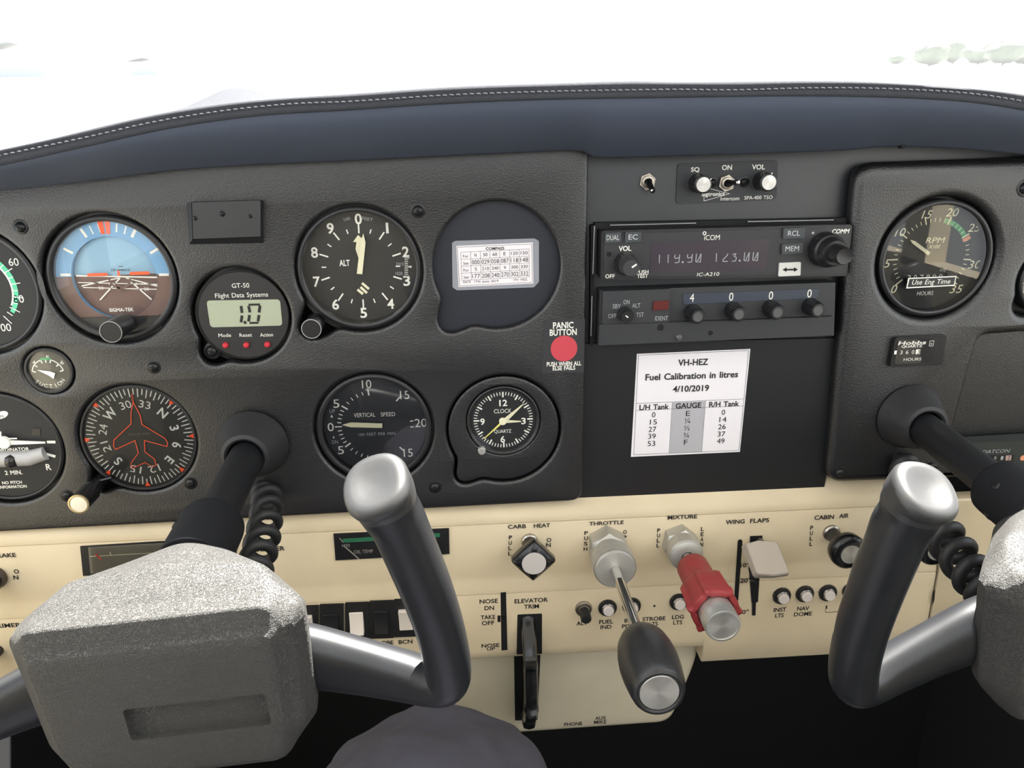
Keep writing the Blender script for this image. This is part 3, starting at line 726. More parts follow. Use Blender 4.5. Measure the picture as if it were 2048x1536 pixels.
mb = MB(); mb.lathe(at(1005.5, 843.5, w+.0018), [(.0026, w), (.0026, w+.0018), (0, w+.0022)], 0, 24); mb.build('hub', M_CREAMINK, t)
mb = MB(); mb.disc(cc, .0238, wf-.0008); mb.build('glass', G_GLASS, t)
mb = MB(); mb.lathe(at(963.5, 902, .001), [(.0028, -.006), (.0028, .0018), (.0023, .0024), (0, .0024)], 0, 24); mb.build('set_knob', M_METAL, t)

# blanking plate with the compass card
(px, py), hr, lobe = HOLES['blank']; hc = at(px, py)
mb = MB(); mb.prism(circle(hc, hr+.004, 96, (lobe[0], lobe[1], lobe[2]+.004)), -0.012, -0.0075)
o = mb.build('blanking_plate', M_BLANK, loc=(hc[0], 0.0075, hc[1])); tag(o, 'smooth blue black blanking plate sunk in the key-hole opening behind the compass placard', 'panel')
w = -0.0075; mb = MB(); W_ = w+.0009
Pl = quad([(904, 486), (910, 482), (1069, 477), (1078, 482), (1078, 564), (1068, 575), (914, 581), (905, 575)], W_, .0006); mb.prism(Pl, w+.0001, w+.0004, 0)
mb.prism(quad([(912.5, 492), (1065.5, 485), (1067, 567), (917, 574)], w+.0006), w+.0004, w+.00055, 1)
w2 = w+.0007
def seg(a, b, wd_=.00018, m_=2): mb.stroke([at(*a, w2), at(*b, w2)], wd_, w2, m_)
Q = [(914.5, 494.5), (1063.5, 488), (1065, 564.5), (919, 571.5)]
for i in range(4): seg(Q[i], Q[(i+1) % 4], .00022)
def card(u, v):                              # u, v in 0..1 over the ruled table
    a = (921.5+(1058-921.5)*u, 504.5+(498-504.5)*u); b = (923.5+(1058.5-923.5)*u, 561+(553.5-561)*u)
    return (a[0]+(b[0]-a[0])*v, a[1]+(b[1]-a[1])*v)
UC = [0, .143, .285, .427, .571, .714, .857, 1]; VR = [0, .255, .50, .745, 1]
for u in UC: seg(card(u, 0), card(u, 1))
for v in VR: seg(card(0, v), card(1, v))
T(mb, 'COMPASS', 990, 497, 5.5, 37, w2, 2, bold=1)
for r_, row in enumerate((('For', 'N', '30', '60', 'E', '120', '150'), ('Steer', '000', '029', '058', '087', '118', '148'), ('For', 'S', '210', '240', 'W', '300', '330'), ('Steer', '177', '208', '240', '270', '302', '332'))):
    for k, s_ in enumerate(row):
        p = card((UC[k]+UC[k+1])/2, (VR[r_]+VR[r_+1])/2+(.02 if k == 0 else 0)); big = r_ % 2 and k
        T(mb, s_, p[0], p[1], 8.5 if big else (5.5 if k == 0 else 6.5), (15.5 if big else (11 if k == 0 else 4.6*len(s_))), w2, 2)
T(mb, 'DATE', 934, 564, 4.6, 15, w2, 2); T(mb, '17th June 2019', 973, 562.5, 4.6, 48, w2, 2); T(mb, 'VH- HEZ', 1040.5, 559, 4.6, 28, w2, 2)
o = mb.build('compass_placard', [M_LAM, M_PAPER, M_BLKINK], loc=pt(990, 530, w)); tag(o, 'small white laminated compass correction placard with ruled table', 'placard')

# black cover box
w = 0.005; mb = MB()
mb.prism(quad([(384, 405), (521, 401), (521, 473), (386, 478)], w, .0004), 0.0, w, 0)
P0 = quad([(372, 407), (527, 403), (527, 486), (378, 489)], 0.0006); P1 = quad([(383, 405), (522, 401), (522, 474), (385, 479)], 0.0044)
mb.add([(x, -.0002, z) for x, z in P0]+[(x, -.0046, z) for x, z in P1], [[i, (i+1) % 4, 4+(i+1) % 4, 4+i] for i in range(4)])
o = mb.build('cover_box', M_PANEL2, loc=pt(448, 445, 0)); tag(o, 'flat black rectangular cover box with sloping edges above the digital gauge', 'cover')
for px, py, r in ((390, 436, .0012), (444, 427, .0015), (500, 432, .0011)): screw(o, px, py, w, r, 'rivet')

# panic sticker
mb = MB(); w = .0002; mb.prism(quad([(1087, 640), (1170, 637), (1168, 744), (1085, 747)], w, .001), 0.00002, w, 0)
T(mb, 'PANIC', 1126.5, 650.5, 12, 41, w+INK, 1, bold=1); T(mb, 'BUTTON', 1126.5, 664.5, 12, 54, w+INK, 1, bold=1)
mb.disc(at(1128, 697, w), at(1154.5, 697, w)[0]-at(1128, 697, w)[0], w+INK, 2, 56)
T(mb, 'PUSH WHEN ALL', 1128, 727.5, 8, 69, w+INK, 1, bold=1); T(mb, 'ELSE FAILS', 1128, 736, 8, 45, w+INK, 1, bold=1)
o = mb.build('panic_sticker', [mat('sticker black', (48, 48, 50), .55), M_WHITE, M_RED], loc=pt(1127, 697, 0)); tag(o, 'joke sticker with a red dot reading panic button at the right panel edge', 'sticker')

# ------------------------------------------------------------------ centre stack
def rad(px, py, w, n): return n*mmpx(px, py, w)[0]
WC = -0.012
o = plate('radio_panel', quad([(1140, 290), (1700, 283), (1880, 280), (2048, 292), (2500, 350), (2500, 430), (2048, 352), (1772, 362), (1730, 975), (1140, 998)], WC), [], WC, 0.006, 0.001, [M_PANEL2], loc=pt(1430, 640, WC))
tag(o, 'dark flat centre panel carrying the intercom, radio and transponder', 'instrument panel')
mb = MB(); w = -0.0085
mb.prism(quad([(1140, 688), (1700, 676), (1648, 978), (1140, 1001)], w, .0005), WC+.0002, w, 0)
o = mb.build('blank_panel', M_PLATE, loc=pt(1400, 850, w), bevel=.0006); tag(o, 'plain black cover plate behind the paper fuel placard', 'panel')
# fuel placard
w2 = w+.0006; mb = MB(); mb.prism(quad([(1274, 708), (1501, 698), (1480, 904), (1262, 914)], w2), w+.0001, w+.0004, 0)
def card(u, v):                               # u, v over the printed area
    a = (1277+(1497.5-1277)*u, 710.5+(701-710.5)*u); b = (1267.5+(1478-1267.5)*u, 909.5+(900.5-909.5)*u)
    return (a[0]+(b[0]-a[0])*v, a[1]+(b[1]-a[1])*v)
def seg2(u0, v0, u1, v1, wd_=.00022): mb.stroke([at(*card(u0, v0), w2+.0002), at(*card(u1, v1), w2+.0002)], wd_, w2+.0002, 2)
mb.poly([at(*card(u, v), w+.0005) for u, v in ((0, 0), (1, 0), (1, 1), (0, 1))], w+.0005, 0)
mb.poly([at(*card(u, v), w2) for u, v in ((.335, .49), (.645, .49), (.645, 1), (.335, 1))], w2, 1)
for a in ((0, 0, 1, 0), (0, 1, 1, 1), (0, 0, 0, 1), (1, 0, 1, 1), (0, .485, 1, .485), (0, .555, 1, .555)): seg2(*a)
for a in ((.335, .485, .335, 1), (.645, .485, .645, 1)): seg2(*a, wd_=.00014)
for s_, px, py, h, wd_, b in (('VH-HEZ', 1386.5, 724.5, 12, 60, 1), ('Fuel Calibration in litres', 1384, 751.5, 12, 185, 1), ('4/10/2019', 1382, 777, 11.5, 72, 1), ('L/H Tank', 1308.5, 814, 10, 59, 1), ('GAUGE', 1377, 811, 10, 51, 1), ('R/H Tank', 1448.5, 808, 10, 60, 1),
        ('0', 1307.5, 829.5, 10, 7, 0), ('15', 1307, 844, 10, 14, 0), ('27', 1305, 858.5, 10, 15, 0), ('39', 1304, 872.5, 10, 15, 0), ('53', 1303, 887, 10, 15, 0),
        ('E', 1376, 827, 10, 8, 0), ('¼', 1375, 841.5, 10, 11, 0), ('½', 1374, 856, 10, 11, 0), ('¾', 1372.5, 870.5, 10, 11, 0), ('F', 1371.5, 884.5, 10, 7, 0),
        ('0', 1447, 824.5, 10, 7, 0), ('14', 1446, 839, 10, 14, 0), ('26', 1444, 853.5, 10, 15, 0), ('37', 1443, 868, 10, 15, 0), ('49', 1441.5, 882, 10, 15, 0)):
    T(mb, s_, px, py, h, wd_, w2+.0002, 2, bold=b)
o = mb.build('fuel_placard', [mat('glossy white paper', (236, 232, 236), 0.25), M_PGREY, M_BLKINK], loc=pt(1380, 800, w)); tag(o, 'white printed fuel calibration placard on the black plate below the radios', 'placard')

# com radio
w = 0.006; t = thing('com_radio', 'black aircraft radio with wide smoked display showing two frequencies, above the transponder', 'radio', pt(1450, 510, w))
mb = MB(); FQ = [(1203, 462), (1705, 449), (1694, 552), (1201, 560)]
mb.prism(quad(FQ, w, .0022), WC-.02, w, 0)
mb.prism(quad([(1209, 468), (1699, 455), (1689, 547), (1207, 554)], w+.0004, .0015), w, w+.0004, 1)
wi = w+.0004+INK
T(mb, 'VOL', 1250, 497, 9.5, 25, wi, 2, bold=1); T(mb, 'OFF', 1220, 552.5, 7.5, 19, wi, 2, bold=1); T(mb, 'PUSH', 1285, 544, 7, 24, wi, 2, bold=1); T(mb, 'TEST', 1285, 552, 7, 22, wi, 2, bold=1)
T(mb, 'iCOM', 1424, 475, 10, 31, wi, 2); q = at(1409, 466.5, wi); mb.arc(q, .0007, .0013, 0, 360, wi, 2, 20)
T(mb, 'IC-A210', 1416.5, 548.5, 7, 44, wi, 2, shear=.15); T(mb, 'COMM', 1681.5, 462.5, 8.5, 34, wi, 2, bold=1, shear=.15)
mb.disc(at(1626, 466, wi), .0009, wi, 3, 16); mb.disc(at(1218, 508.5, wi), .0017, wi, 4, 20); mb.disc(at(1688, 497, wi), .0014, wi, 4, 20)
mb.build('faceplate', [M_BEZEL, mat('radio face', (46, 46, 49), .45), M_WHITE, M_GREYINK, M_DARK], t, bevel=.0005)
mb = MB(); wd_ = w+.0006; mb.prism(quad([(1302, 485), (1538, 479), (1532, 540), (1299, 546)], wd_, .0008), w+.0002, wd_, 0)
def seg16(s_, px0, py0, adv, h):
    for i, ch in enumerate(s_):
        x, y = px0+adv*i, py0-.026*adv*i; W_ = adv*.62; wq = wd_+INK
        if ch == '.': q = at(x-adv*.35, y+h*.45, wq); mb.disc(q, .0007, wq, 1, 10); px0 -= adv*.55; continue
        S = {'1': [((.5, 0), (.45, 1))], '9': [((.15, .05), (.05, .4)), ((.05, .4), (.3, .5)), ((.3, .5), (.95, .38)), ((1, .02), (.85, .95)), ((.85, .95), (.1, 1))], '0': [((.15, 0), (0, .95)), ((0, .95), (.25, 1)), ((.25, 1), (.95, .05)), ((1, 0), (.85, 1)), ((.85, 1), (.5, 1))],
             '2': [((1, .05), (.85, .3)), ((.85, .3), (.05, .8)), ((.05, .8), (.1, 1)), ((.1, 1), (.95, .98))], '3': [((.2, .2), (.9, .1)), ((.9, .1), (.5, .42)), ((.5, .42), (.95, .55)), ((.95, .55), (.8, .95)), ((.8, .95), (.1, 1))]}[ch]
        for a, b in S: mb.stroke([at(x+(a[0]-.5)*W_, y+(a[1]-.5)*h, wq), at(x+(b[0]-.5)*W_, y+(b[1]-.5)*h, wq)], .00055, wq, 1)
seg16('119.90', 1319, 518, 17.5, 17); seg16('123.00', 1433, 515, 17.5, 17)
mb.build('display', [M_DISP, M_GREYINK], t)
for s_, q, wd2 in (('DUAL', [(1210, 466), (1242, 464.5), (1241.5, 484), (1210, 486.5)], 25), ('EC', [(1250.5, 464.5), (1283, 463), (1282, 483), (1250, 485.5)], 18), ('RCL', [(1567, 457), (1610, 455), (1609, 476), (1566, 478)], 24), ('MEM', [(1564, 488), (1606, 486), (1605, 506), (1563, 509)], 27)):
    mb = MB(); mb.prism(quad(q, w+.002, .0007), w, w+.0022, 0); cx, cy = sum(p[0] for p in q)/4, sum(p[1] for p in q)/4
    T(mb, s_, cx, cy, 10, wd2, w+.0022+INK, 1); mb.build('push_button', [M_BTN, mat('soft white ink', (200, 202, 202), .6)], t, bevel=.0003)
mb = MB(); mb.prism(quad([(1559, 526), (1602, 524), (1601, 551), (1557, 553)], w+.0018, .0008), w, w+.0018, 0)
wq = w+.0018+INK; mb.stroke([at(1571, 539.5, wq), at(1590, 539, wq)], .0012, wq, 1)
for a, b in ((1565, 1573), (1596, 1588)): mb.poly([at(a, 539.5 if a < 1580 else 538.8, wq), at(b, 534.5, wq), at(b, 544, wq)], wq, 1)
mb.build('swap_button', [mat('pale key', (208, 208, 204), .45), M_BLKINK], t, bevel=.0003)
p = at(1250, 526, w); mb = MB(); mb.lathe(p, [(.0077, w), (.0075, w+.005), (.0071, w+.008), (.0070, w+.009), (0, w+.009)], 0, 60, shape=lambda a, r, ww: 1+.03*math.cos(20*a)); mb.build('outer_knob', M_BLACK, t)
mb = MB(); mb.lathe(p, [(.0062, w+.008), (.0057, w+.018), (.0052, w+.0195), (0, w+.0195)], 0, 48); mb.stroke([(p[0]+.0005, p[1]+.0005), (p[0]+.0035, p[1]+.0025)], .0011, w+.0195+INK, 1); mb.build('inner_knob', [mat('knob grey', (58, 58, 60), .35), M_WHITE], t)
p = at(1649, 498, w); mb = MB(); mb.lathe(p, [(.0118, w), (.0116, w+.006), (.0108, w+.009), (.0095, w+.0100), (.0088, w+.016), (.0080, w+.0172), (0, w+.0172)], 0, 56); mb.build('outer_knob', M_BLACK, t)
mb = MB(); mb.lathe(p, [(.0062, w+.016), (.0056, w+.029), (.0052, w+.0298), (.0048, w+.0296), (0, w+.0296)], 0, 60, shape=lambda a, r, ww: 1+(.02*math.cos(18*a) if r > .0055 else 0)); mb.build('inner_knob', M_BLACK, t)
# mounting rails beside and above the radios
t = thing('rack_rails', 'thin black mounting tray edges with bright rims around the radios', 'mounting rails', pt(1190, 560, 0))
for pts in (((1189, 452), (1186, 548)), ((1184, 592), (1182, 672)), ((1220, 450.5), (1392, 446.5)), ((1495, 443.5), (1667, 440))):
    mb = MB(); a, b = pt(*pts[0], -.004), pt(*pts[1], -.004); mb.tube([a, b], .0005, 0, 8); mb.build('rail_rim', mat('worn rail rim', (150, 150, 152), .4, metal=.6), t)
mb = MB(); mb.prism(quad([(1182, 452), (1190, 450), (1186, 690), (1180, 690)], -.005), WC, -.005); mb.prism(quad([(1190, 446), (1712, 436), (1712, 446), (1190, 458)], -.0055), WC, -.0055); mb.build('tray', M_DARK, t)

# transponder
w = 0.001; t = thing('transponder', 'black transponder with four code knobs and a red ident window, under the com radio', 'radio', pt(1430, 630, w))
mb = MB(); mb.prism(quad([(1200, 581), (1671, 565), (1668, 671), (1197, 691)], w, .0004), WC-.02, w, 0)
mb.prism(quad([(1199, 649), (1372, 644), (1500, 640), (1668, 633), (1666, 671), (1197, 691)], w+.004, .0006), w, w+.004, 0)
mb.prism(quad([(1206, 583), (1341, 578), (1338, 644), (1204, 648)], w+.0035, .0005), w, w+.0035, 0)
wi = w+.0035+INK
for s_, px, py, wd_ in (('SBY', 1233.5, 612.5, 16), ('ON', 1253, 604, 12), ('ALT', 1272.5, 611, 16), ('OFF', 1224.5, 632, 16), ('TST', 1280, 629.5, 15), ('IDENT', 1323, 636.5, 26)): T(mb, s_, px, py, 8.5, wd_, wi, 1)
mb.prism(quad([(1366, 588), (1639, 578), (1636, 596), (1367, 609)], w+.0008, .0006), w, w+.0007, 2)
for s_, px, py in (('4', 1384, 595.5), ('0', 1462.5, 593.5), ('0', 1542, 591), ('0', 1619, 587)): T(mb, s_, px, py, 16, 8.5, w+.0008+INK, 3)
wl = w+.004+INK; mb.disc(at(1321, 655, wl), .0024, wl, 4, 24); mb.disc(at(1421, 666, wl), .0017, wl, 4, 20)
mb.build('faceplate', [mat('transponder face', (50, 51, 54), .5, bump=.1, scale=1200), M_GREYINK, mat('blue grey window', (62, 68, 80), .25), M_WHITE, M_DARK], t, bevel=.0004)
mb = MB(); mb.prism(quad([(1307, 603), (1338, 601), (1337, 619), (1306, 621)], w+.0045, .0005), w+.003, w+.0048, 0); mb.build('ident_button', mat('dull red lens', (96, 40, 38), .25), t, bevel=.0005)
mb = MB(); mb.lathe(at(1358, 674, w+.004), [(.0022, w+.003), (.0022, w+.0052), (.0015, w+.006), (0, w+.0062)], 0, 20); mb.build('screw', mat('worn steel', (110, 110, 108), .4, metal=.6), t)
p = at(1249, 627, w+.0035); mb = MB(); mb.lathe(p, [(.0050, w+.003), (.0044, w+.013), (.0040, w+.014), (0, w+.014)], 0, 60, shape=lambda a, r, ww: 1+.04*math.cos(16*a)); mb.stroke([(p[0]-.0014, p[1]+.0012), (p[0]+.0004, p[1]-.0003)], .0008, w+.014+INK, 1); mb.build('mode_knob', [M_BLACK, M_WHITE], t)
for px, py in ((1384, 624), (1464.5, 619.5), (1540, 616), (1619, 612)):
    p = at(px, py, w); mb = MB(); mb.lathe(p, [(.0058, w), (.0052, w+.013), (.0046, w+.0145), (.0034, w+.0146), (.0033, w+.0142), (0, w+.0142)], 0, 72, shape=lambda a, r, ww: 1+(.05*math.cos(18*a) if r > .004 else 0), ms=[0, 0, 0, 1, 1])
    mb.build('code_knob', [M_BLACK, mat('grey knob cap', (82, 84, 84), .5)], t)

# intercom
w = WC+.0012; t = thing('intercom_panel', 'small black intercom plate with two silver topped knobs above the radios', 'intercom', pt(1450, 365, w))
mb = MB(); mb.prism(quad([(1355, 327), (1556, 320), (1553, 399), (1352, 408)], w, .003), WC, w, 0); wi = w+INK
T(mb, 'SQ', 1390.5, 339, 8.5, 17, wi, 1, bold=1); T(mb, 'ON', 1454, 335, 9.5, 20, wi, 1, bold=1); T(mb, 'VOL', 1517, 334, 9.5, 26, wi, 1, bold=1)
T(mb, 'Sigtronics', 1426.5, 388, 7.5, 46, wi, 1, bold=1); T(mb, 'Intercom', 1460, 397, 7.5, 37, wi, 1); T(mb, 'SPA-400 TSO', 1517, 395, 7, 56, wi, 1)
mb.stroke([at(*q, wi) for q in ((1408, 388), (1408, 402), (1459, 387.5), (1417, 376.5))], .0003, wi, 1)
mb.build('faceplate', [mat('intercom black', (46, 47, 50), .55), M_WHITE], t)
for px, py, an in ((1395, 366, 35), (1523, 362, 75)):
    p = at(px, py, w); k = .0062
    mb = MB(); mb.lathe(p, [(.0062, w), (.0060, w+.010), (.0058, w+.0128), (.0050, w+.0132), (0, w+.0132)], 0, 48)
    u = (math.cos(R(an)), math.sin(R(an))); mb.stroke([(p[0]+u[0]*.0052, p[1]+u[1]*.0052), (p[0]+u[0]*.0066, p[1]+u[1]*.0066)], .0006, w+.0134, 1); kb = mb.build('knob', [M_BLACK, M_WHITE], t)
    mb = MB(); mb.lathe(p, [(.0048, w+.0130), (.0047, w+.0138), (0, w+.0139)], 0, 48); mb.build('knob_cap', M_SPUN, kb)
screw(t, 1425, 365, w, .0026); screw(t, 1488, 364, w, .0026)
def toggle(t, px, py, w, dirx, dirz, L_=.014):
    p = at(px, py, w); hexa = [(p[0]+.0056*math.cos(R(60*k+20)), p[1]+.0056*math.sin(R(60*k+20))) for k in range(6)]
    mb = MB(); mb.prism(hexa, w, w+.0022); mb.lathe(p, [(.0040, w+.002), (.0040, w+.0040), (.0028, w+.0042)], 0, 24); mb.build('nut', mat('dull nickel', (176, 168, 156), .35, metal=1.0), t, bevel=.0003)
    a = Vector((p[0], -(w+.003), p[1])); b = a+Vector((dirx, -L_*.75, dirz)); mb = MB(); mb.tube([a, a.lerp(b, .5)], [.0024, .0020], 0, 16); mb.tube([a.lerp(b, .5), a.lerp(b, .85), b], [.0013, .0019, .0017], 0, 16); q = b+(b-a).normalized()*.0002
    mb.build('bat', M_GLOSSB, t); mb = MB(); mb.tube([b, b+(b-a).normalized()*.0008], [.0016, .0010], 0, 16); mb.build('bat_tip', M_CHROME, t)
toggle(t, 1452, 366, w, .0035, .0015)
t = thing('toggle_switch', 'lone toggle switch with nickel nut on the dark panel left of the intercom', 'switch', pt(1296, 364, WC)); toggle(t, 1294, 363, WC, .0010, -.0050)

# ------------------------------------------------------------------ right instrument panel
RW = 0.002
HR = dict(tach=((1876, 519), .0418, None), far=((2112, 562), .0262, (-.0175, -.0165, .0085)))
def hpr(k): c, r, l = HR[k]; return circle(at(*c, RW), r, 96, l)
mapq = quad([(1962, 673), (2420, 640), (2400, 930), (1898, 905)], RW, .007)
o = plate('instrument_panel', quad([(1709, 326), (2500, 300), (2500, 935), (1649, 964)], RW-.004, .014), [hpr('tach'), hpr('far'), mapq], RW, 0.0140, 0.0062, [M_PANEL], loc=pt(1850, 640, RW))
tag(o, 'black grained right instrument panel holding the tachometer and hour meters', 'instrument panel')
PAN_R = o
screw(o, 1680, 945, RW, .0034); screw(o, 2050, 376, RW, .0042)
mb = MB(); mb.prism(quad([(1700, 390), (2500, 350), (2500, 930), (1690, 950)], -.03), -.040, -.030); tag(mb.build('backing_plate', M_DARK), 'black backing sheet behind the right instrument panel', 'panel')
mb = MB(); mb.prism(quad([(1940, 660), (2440, 618), (2430, 950), (1885, 920)], -.0126), -.0180, -.0126)
o = mb.build('map_box_lid', M_PANEL, loc=pt(2050, 780, -.0126)); tag(o, 'black grained map box lid sunk in the right panel beside the yoke shaft', 'lid')
HOLES.update(HR)
def gauge_r(*a, **k): return gauge(*a, **k)
(px, py), hr, _ = HR['tach']; c = at(px, py, RW); wf = RW-.001
t = thing('tachometer', 'round tachometer with white needle, green arc and a stuck on engine time label', 'gauge', (c[0], -wf, c[1]))
mb = MB(); mb.lathe(c, bezel_prof(.0402, .0368, wf, -.0065, hr+.003, .0138), 0, 72); mb.build('bezel', M_BEZEL, t, sharp=40)
mb = MB(); mb.disc(c, .0369, wf-.0022); mb.build('glass', G_GLASS, t)
w = -.0065; mb = MB(); mb.disc(c, .0367, w, 0); TA = lambda v: 20+(v-20)*7.46
for v in range(0, 36):
    a = TA(v); big = v % 5 == 0
    mb.tick(c, a, .0238 if big else .0246, .0294 if big else .0272, .0009 if big else .0005, w+INK*2, 2)
mb.arc(c, .0242, .0278, TA(19), TA(25.2), w+INK, 3, 30); mb.arc(c, .0236, .0292, TA(25.3), TA(26.0), w+INK*2.5, 4, 4)
for s_, px, py, wd_ in (('5', 1775, 527, 10), ('10', 1801.5, 464.4, 19), ('15', 1854.6, 429, 18), ('20', 1905.7, 424.8, 23), ('25', 1949.4, 455.4, 22), ('30', 1950, 529, 24), ('35', 1913, 578, 23), ('0', 1788.4, 578, 11)): T(mb, s_, px, py, 16, wd_, w+INK, 2, shear=.25)
T(mb, 'RPM', 1871, 480.5, 11, 36, w+INK, 2, shear=.25); T(mb, 'X100', 1869, 493.5, 7, 22, w+INK, 2, shear=.25); T(mb, 'HOURS', 1850.5, 586.5, 7.5, 32, w+INK, 1, shear=.15); T(mb, '1/10', 1886, 540, 6, 11, w+INK, 1, shear=.2)
mb.poly([at(1887, 546, w), at(1895, 545.5, w), at(1891.5, 552, w)], w+INK, 1)
mb.prism(quad([(1808, 548), (1914, 545), (1912, 566), (1806, 568)], w), w, w+INK, 5)
for k in range(6): T(mb, '307898'[k], 1818+12.6*k, 556-.4*k, 11, 7, w+INK*2, 1)
mb.build('dial', [M_DIAL, M_WHITE, M_CREAMINK, M_GREEN, M_TAN, M_BLACK], t)
mb = MB(); w2 = w+.0022; mb.prism([at(*p, w2) for p in ((1820, 479.5), (1830, 482), (1861, 505), (1856.5, 511), (1825, 487))], w2-.0005, w2); mb.build('pointer', M_CREAMINK, t)
mb = MB(); w3 = wf-.0016; mb.prism(quad([(1817, 556), (1913, 552), (1909, 571.5), (1812.5, 577)], w3), w3-.0003, w3, 1); mb.prism(quad([(1819, 558), (1911, 554), (1907.5, 569.5), (1815, 574.5)], w3), w3, w3+.00006, 0)
T(mb, 'Use Eng Time', 1863, 563.5, 9.5, 76, w3+INK*1.5, 1, shear=.2); mb.build('tape_label', [M_BLACK, M_WHITE], t)
(px, py), hr, _ = HR['far']; c = at(px, py, RW)
t = thing('round_gauge', 'round gauge showing only a dark sliver of bezel at the right frame edge', 'gauge', (c[0], -wf, c[1]))
mb = MB(); mb.lathe(c, bezel_prof(.0248, .0228, wf, -.0065, hr+.003, .0138), 0, 72); mb.build('bezel', M_BEZEL, t, sharp=40)
mb = MB(); mb.disc(c, .0227, -.0065, 0); [mb.tick(c, a, .016, .020, .0008, -.0065+INK, 1) for a in range(-120, 121, 20)]; mb.build('dial', [M_DIAL, M_WHITE], t)
mb = MB(); mb.disc(c, .0227, wf-.0022); mb.build('glass', G_GLASS, t)
# hour meters
w = RW+.004; t = thing('hour_meter', 'small black engine hour meter below the tachometer', 'meter', pt(1832, 705, w))
mb = MB(); mb.prism(quad([(1791, 675), (1894, 670), (1885, 730), (1780, 735)], w, .0022), RW, w, 0); mb.build('bezel', M_BLACK, t, bevel=.0012)
mb = MB(); wq = w+.0003; mb.prism(quad([(1796, 680), (1876, 676), (1869, 725), (1789, 728)], wq), w-.001, wq, 0); wi = wq+INK
T(mb, 'Hobbs', 1825, 685.5, 7, 55, wi, 1, bold=1, shear=.25); T(mb, 'QUARTZ', 1824, 692.5, 4.5, 42, wi, 1, bold=1); T(mb, 'HOURS', 1825, 718.5, 5.5, 35, wi, 1)
mb.stroke([at(*q, wi) for q in ((1860, 682), (1868, 681.5), (1866, 692), (1858.5, 692))], .0003, wi, 1, closed=True); T(mb, 'x', 1863, 687, 5, 4, wi, 1)
for k, ch in enumerate('13603'): T(mb, ch, 1791+11.7*k, 705-.3*k, 7.5, 5, wi+INK, 2 if k == 4 else 1)
mb.poly([at(*q, wi) for q in ((1832, 699), (1841, 698.5), (1840, 708), (1831, 708.5))], wi, 1)
mb.build('dial', [M_BLACK, M_WHITE, M_BLKINK], t); mb = MB(); mb.poly(quad([(1796, 680), (1876, 676), (1869, 725), (1789, 728)], w+.0012), w+.0012); mb.build('glass', G_GLASS, t)
w = RW+.003; t = thing('hour_meter', 'green black hour meter plate partly behind the right yoke shaft', 'meter', pt(2000, 910, w)); 
mb = MB(); mb.prism(quad([(1938, 887), (2200, 872), (2196, 960), (1932, 962)], w, .003), -.0075, w, 0); wi = w+INK
T(mb, 'DATCON', 1992.5, 902.5, 6.5, 53, wi, 1, shear=.3); mb.prism(quad([(1958, 912), (2030, 908.5), (2027, 924), (1956, 926)], wi), w, wi, 2)
for k, ch in enumerate('60912'): T(mb, ch, 1963+13.7*k, 917.5-.5*k, 7, 5, wi+INK*2, 1 if k < 4 else 2)
mb.poly([at(*q, wi+INK) for q in ((2012, 911), (2023, 910.5), (2022, 920.5), (2011, 921))], wi+INK, 3); mb.disc(at(2046, 916, wi), .0022, wi, 4, 20)
mb.build('faceplate', [mat('green black plate', (46, 50, 48), .5), M_GREYINK, M_BLACK, mat('pale drum', (190, 160, 150), .5), M_TAN], t, bevel=.0006)

# ------------------------------------------------------------------ cream lower panel
def zr(py, w=0.0): return at(1024, py, w)[1]
CREAM = [(978, -.014), (1012, -.0085), (1022, -.0045), (1032, -.0010), (1040, .0004), (1045, .0006), (1046.5, -.0003), (1048.5, .0006), (1148, .0010), (1158, .0020), (1170, .0044), (1178, .0050), (1179.5, .0040), (1182, .0050), (1291, .0050)]
def cream_rows(x0, x1, drop, n=2, off=0.0):
    base = [(zr(y), w) for y, w in CREAM]; zb = zr(1309)-drop
    base += [(zb+.0022, .0046), (zb+.0010, .0036), (zb+.0003, .0020), (zb, -.0005), (zb, -.030)]
    return [[(x0+(x1-x0)*i/n, -(w+off), z) for i in range(n+1)] for z, w in base]
XL, XSTEP, XSEAM = -0.455, at(1402, 1300)[0], at(1863, 1150)[0]
mb = MB(); mb.grid(cream_rows(XL, XSTEP, 0.0)); mb.grid(cream_rows(XSTEP, XSEAM, .0150))
za, zb_ = zr(1295), zr(1309)-.0150
mb.add([(XSTEP, -.0046, za), (XSTEP, -.0046, zb_+.0022), (XSTEP, -.0005, zb_), (XSTEP, .030, zb_), (XSTEP, .030, za)], [[0, 1, 2, 3, 4]])
U, D = .00075, .0052                           # lettering planes: upper face and lower band
I = 1
def TU(s_, px, py, h, wd_=None, **k): T(mb, s_, px, py, h, wd_, .0012, I, bold=1, **k)
def TL(s_, px, py, h, wd_=None, **k): T(mb, s_, px, py, h, wd_, D, I, bold=1, **k)
TU('PARK BRAKE', -14, 1112, 8, 92); V(mb, 'ON', 32.5, 1143, 1155, 8, 10, .0012, I); TU('AMMETER', 536, 1098, 8.5, 66)
TU('CARB', 1034, 1053, 7.5, 36); TU('HEAT', 1084, 1051, 7.5, 33); V(mb, 'PULL', 1021, 1075, 1107, 7.5, 6.5, .0012, I); V(mb, 'ON', 1098, 1080, 1090, 7.5, 9.5, .0012, I)
TU('THROTTLE', 1213, 1046, 7, 69); V(mb, 'PUSH', 1172.5, 1066, 1098, 7, 7.5, .0012, I); V(mb, 'OPEN', 1250, 1064, 1096, 7, 7.5, .0012, I)
TU('MIXTURE', 1365, 1034, 7.5, 59); V(mb, 'PULL', 1317.5, 1061, 1091, 7.5, 6, .0012, I); V(mb, 'LEAN', 1405, 1058, 1089, 7.5, 6, .0012, I)
